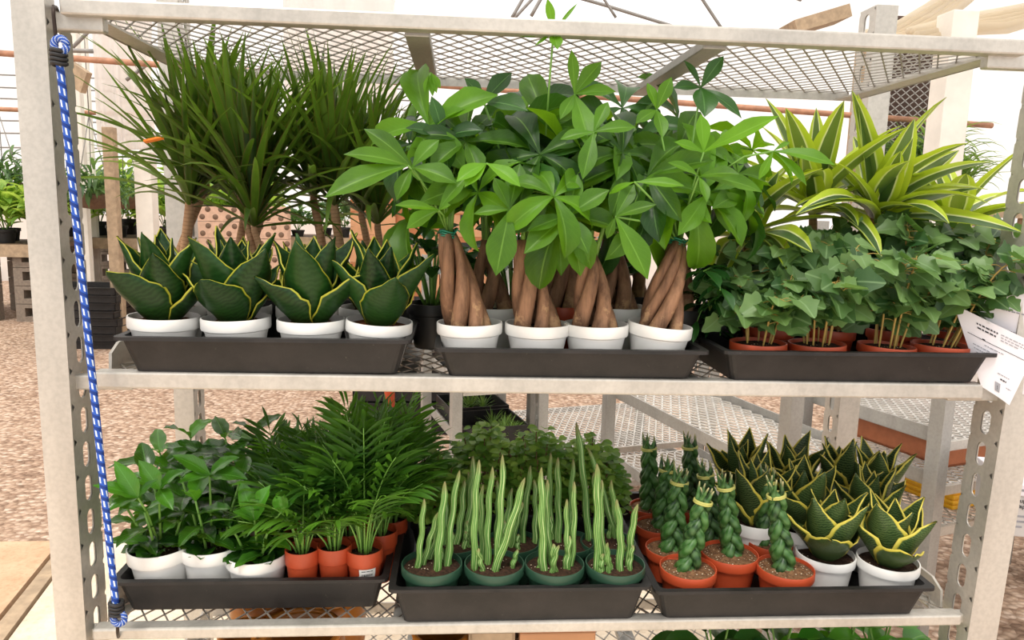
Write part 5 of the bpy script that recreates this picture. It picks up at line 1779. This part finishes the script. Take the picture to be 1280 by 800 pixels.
# dark and grassy plants behind the lemon lime trees
for i, (px, py, Y, r, h, mt, el) in enumerate(((1130, 262, 4.3, .26, .55, 'far_dark', (0, 80)), (1165, 258, 4.0, .24, .58, 'grassy', (20, 85)), (1190, 262, 4.1, .2, .42, 'grassy', (20, 85)), (1110, 250, 4.45, .25, .4, 'far_dark', (0, 80)))):
    p = at(px, py, Y)
    bush(p.x, Y, p.z, r, h, mt, 'grassy potted plant beyond the lemon lime dragon trees, %s' % ('before the netted vent', 'tallest, beside the white post', 'smaller one against the white post', 'in the shade behind the slotted post')[i], 90, 930 + i, 'plants before the netted vent', .3, 'plant', 'grassy_plant', .08, True, STRAP, el, (.8, 2.0))
p = at(1150, 262, 4.5)
t = thing('plant_stand', 'tan timber stand carrying the grassy plants before the netted vent', 'stand', (p.x, 4.25, G))
m = MB(); m.box((-.5, -.35, p.z - G - .05), (.5, .3, p.z - G - .005)); m.build('top', M['wood'], t)
for x in (-.45, .45):
    for y in (-.3, .25):
        m = MB(); m.box((x - .03, y - .03, 0), (x + .03, y + .03, p.z - G - .05)); m.build('leg', M['wood'], t)

# ------------------------------------------------------------------ cloths, boards and film hung under the roof
def hung(name, px0, px1, py0, py1, Y, label, cat, mat, amp=.05):
    a, b = at(px0, py0, Y), at(px1, py1, Y)
    t = thing(name, label, cat, ((a.x + b.x) / 2, Y, b.z))
    w = abs(b.x - a.x) / 2; h = a.z - b.z
    m = MB()
    N = 26
    for off in (0, .004):
        rows = []
        for j in range(7):
            f = j / 6
            rows.append([m.P((-w + 2 * w * i / N * (1 - .06 * math.sin(f * 3)), amp * math.sin(i * .9 + f) * (1.2 - f * .5) + off, h * f + .02 * math.sin(i * .5) * (1 - f))) for i in range(N + 1)])
        for j in range(6):
            for i in range(N): m.F((rows[j][i], rows[j][i + 1], rows[j + 1][i + 1], rows[j + 1][i]))
    m.build('cloth', mat, t)
    m = MB(); m.tube([(-w - .1, 0, h), (0, 0, h), (w + .1, 0, h)], .015, 8); m.build('rod', M['wire'], t)
hung('shade_cloth', 112, 200, 20, 190, 6.6, 'pale pink shade cloth hanging beyond the blue cord', 'cloth', M['cloth'])
hung('shade_cloth', 352, 500, -40, 135, 7.4, 'wide pale shade cloth hanging beyond the dragon tree leaves', 'cloth', M['cloth'])
m = MB()
a, b = at(52, 66, 5.2), at(108, 104, 5.0)
m.bar(a, b, .05, .17)
t = tag(m.build('wooden_board', M['wood']), 'short weathered board slung under the pipe beside the blue cord', 'board')
def straw(name, pts, Y, w, label):
    m = MB()
    P_ = [at(x, y, Y + k * .12) for k, (x, y) in enumerate(pts)]
    for j in range(5):
        off = V((0, .03 * j, w * (j - 2) / 4))
        m.tube([p + off + V((0, 0, .012 * math.sin(k * 2.3 + j))) for k, p in enumerate(P_)], [.03 + .008 * math.sin(k + j) for k in range(len(P_))], 8)
    return tag(m.build(name, M['straw_film']), label, 'film roll')
straw('rolled_film', ((1090, 48), (1130, 40), (1170, 18), (1215, -14)), 3.6, .13, 'straw coloured roll of old film under the roof above the rack end')
straw('rolled_film', ((1150, 42), (1210, 28), (1260, 22), (1330, 6)), 3.2, .10, 'pale straw coloured film roll sagging towards the film wall')
m = MB(); a, b = at(985, 38, 5.0), at(1052, 18, 5.0); m.bar(a, b, .3, .1); 
tag(m.build('roof_board', M['wood']), 'grey weathered board lying tilted above the top rail', 'board')
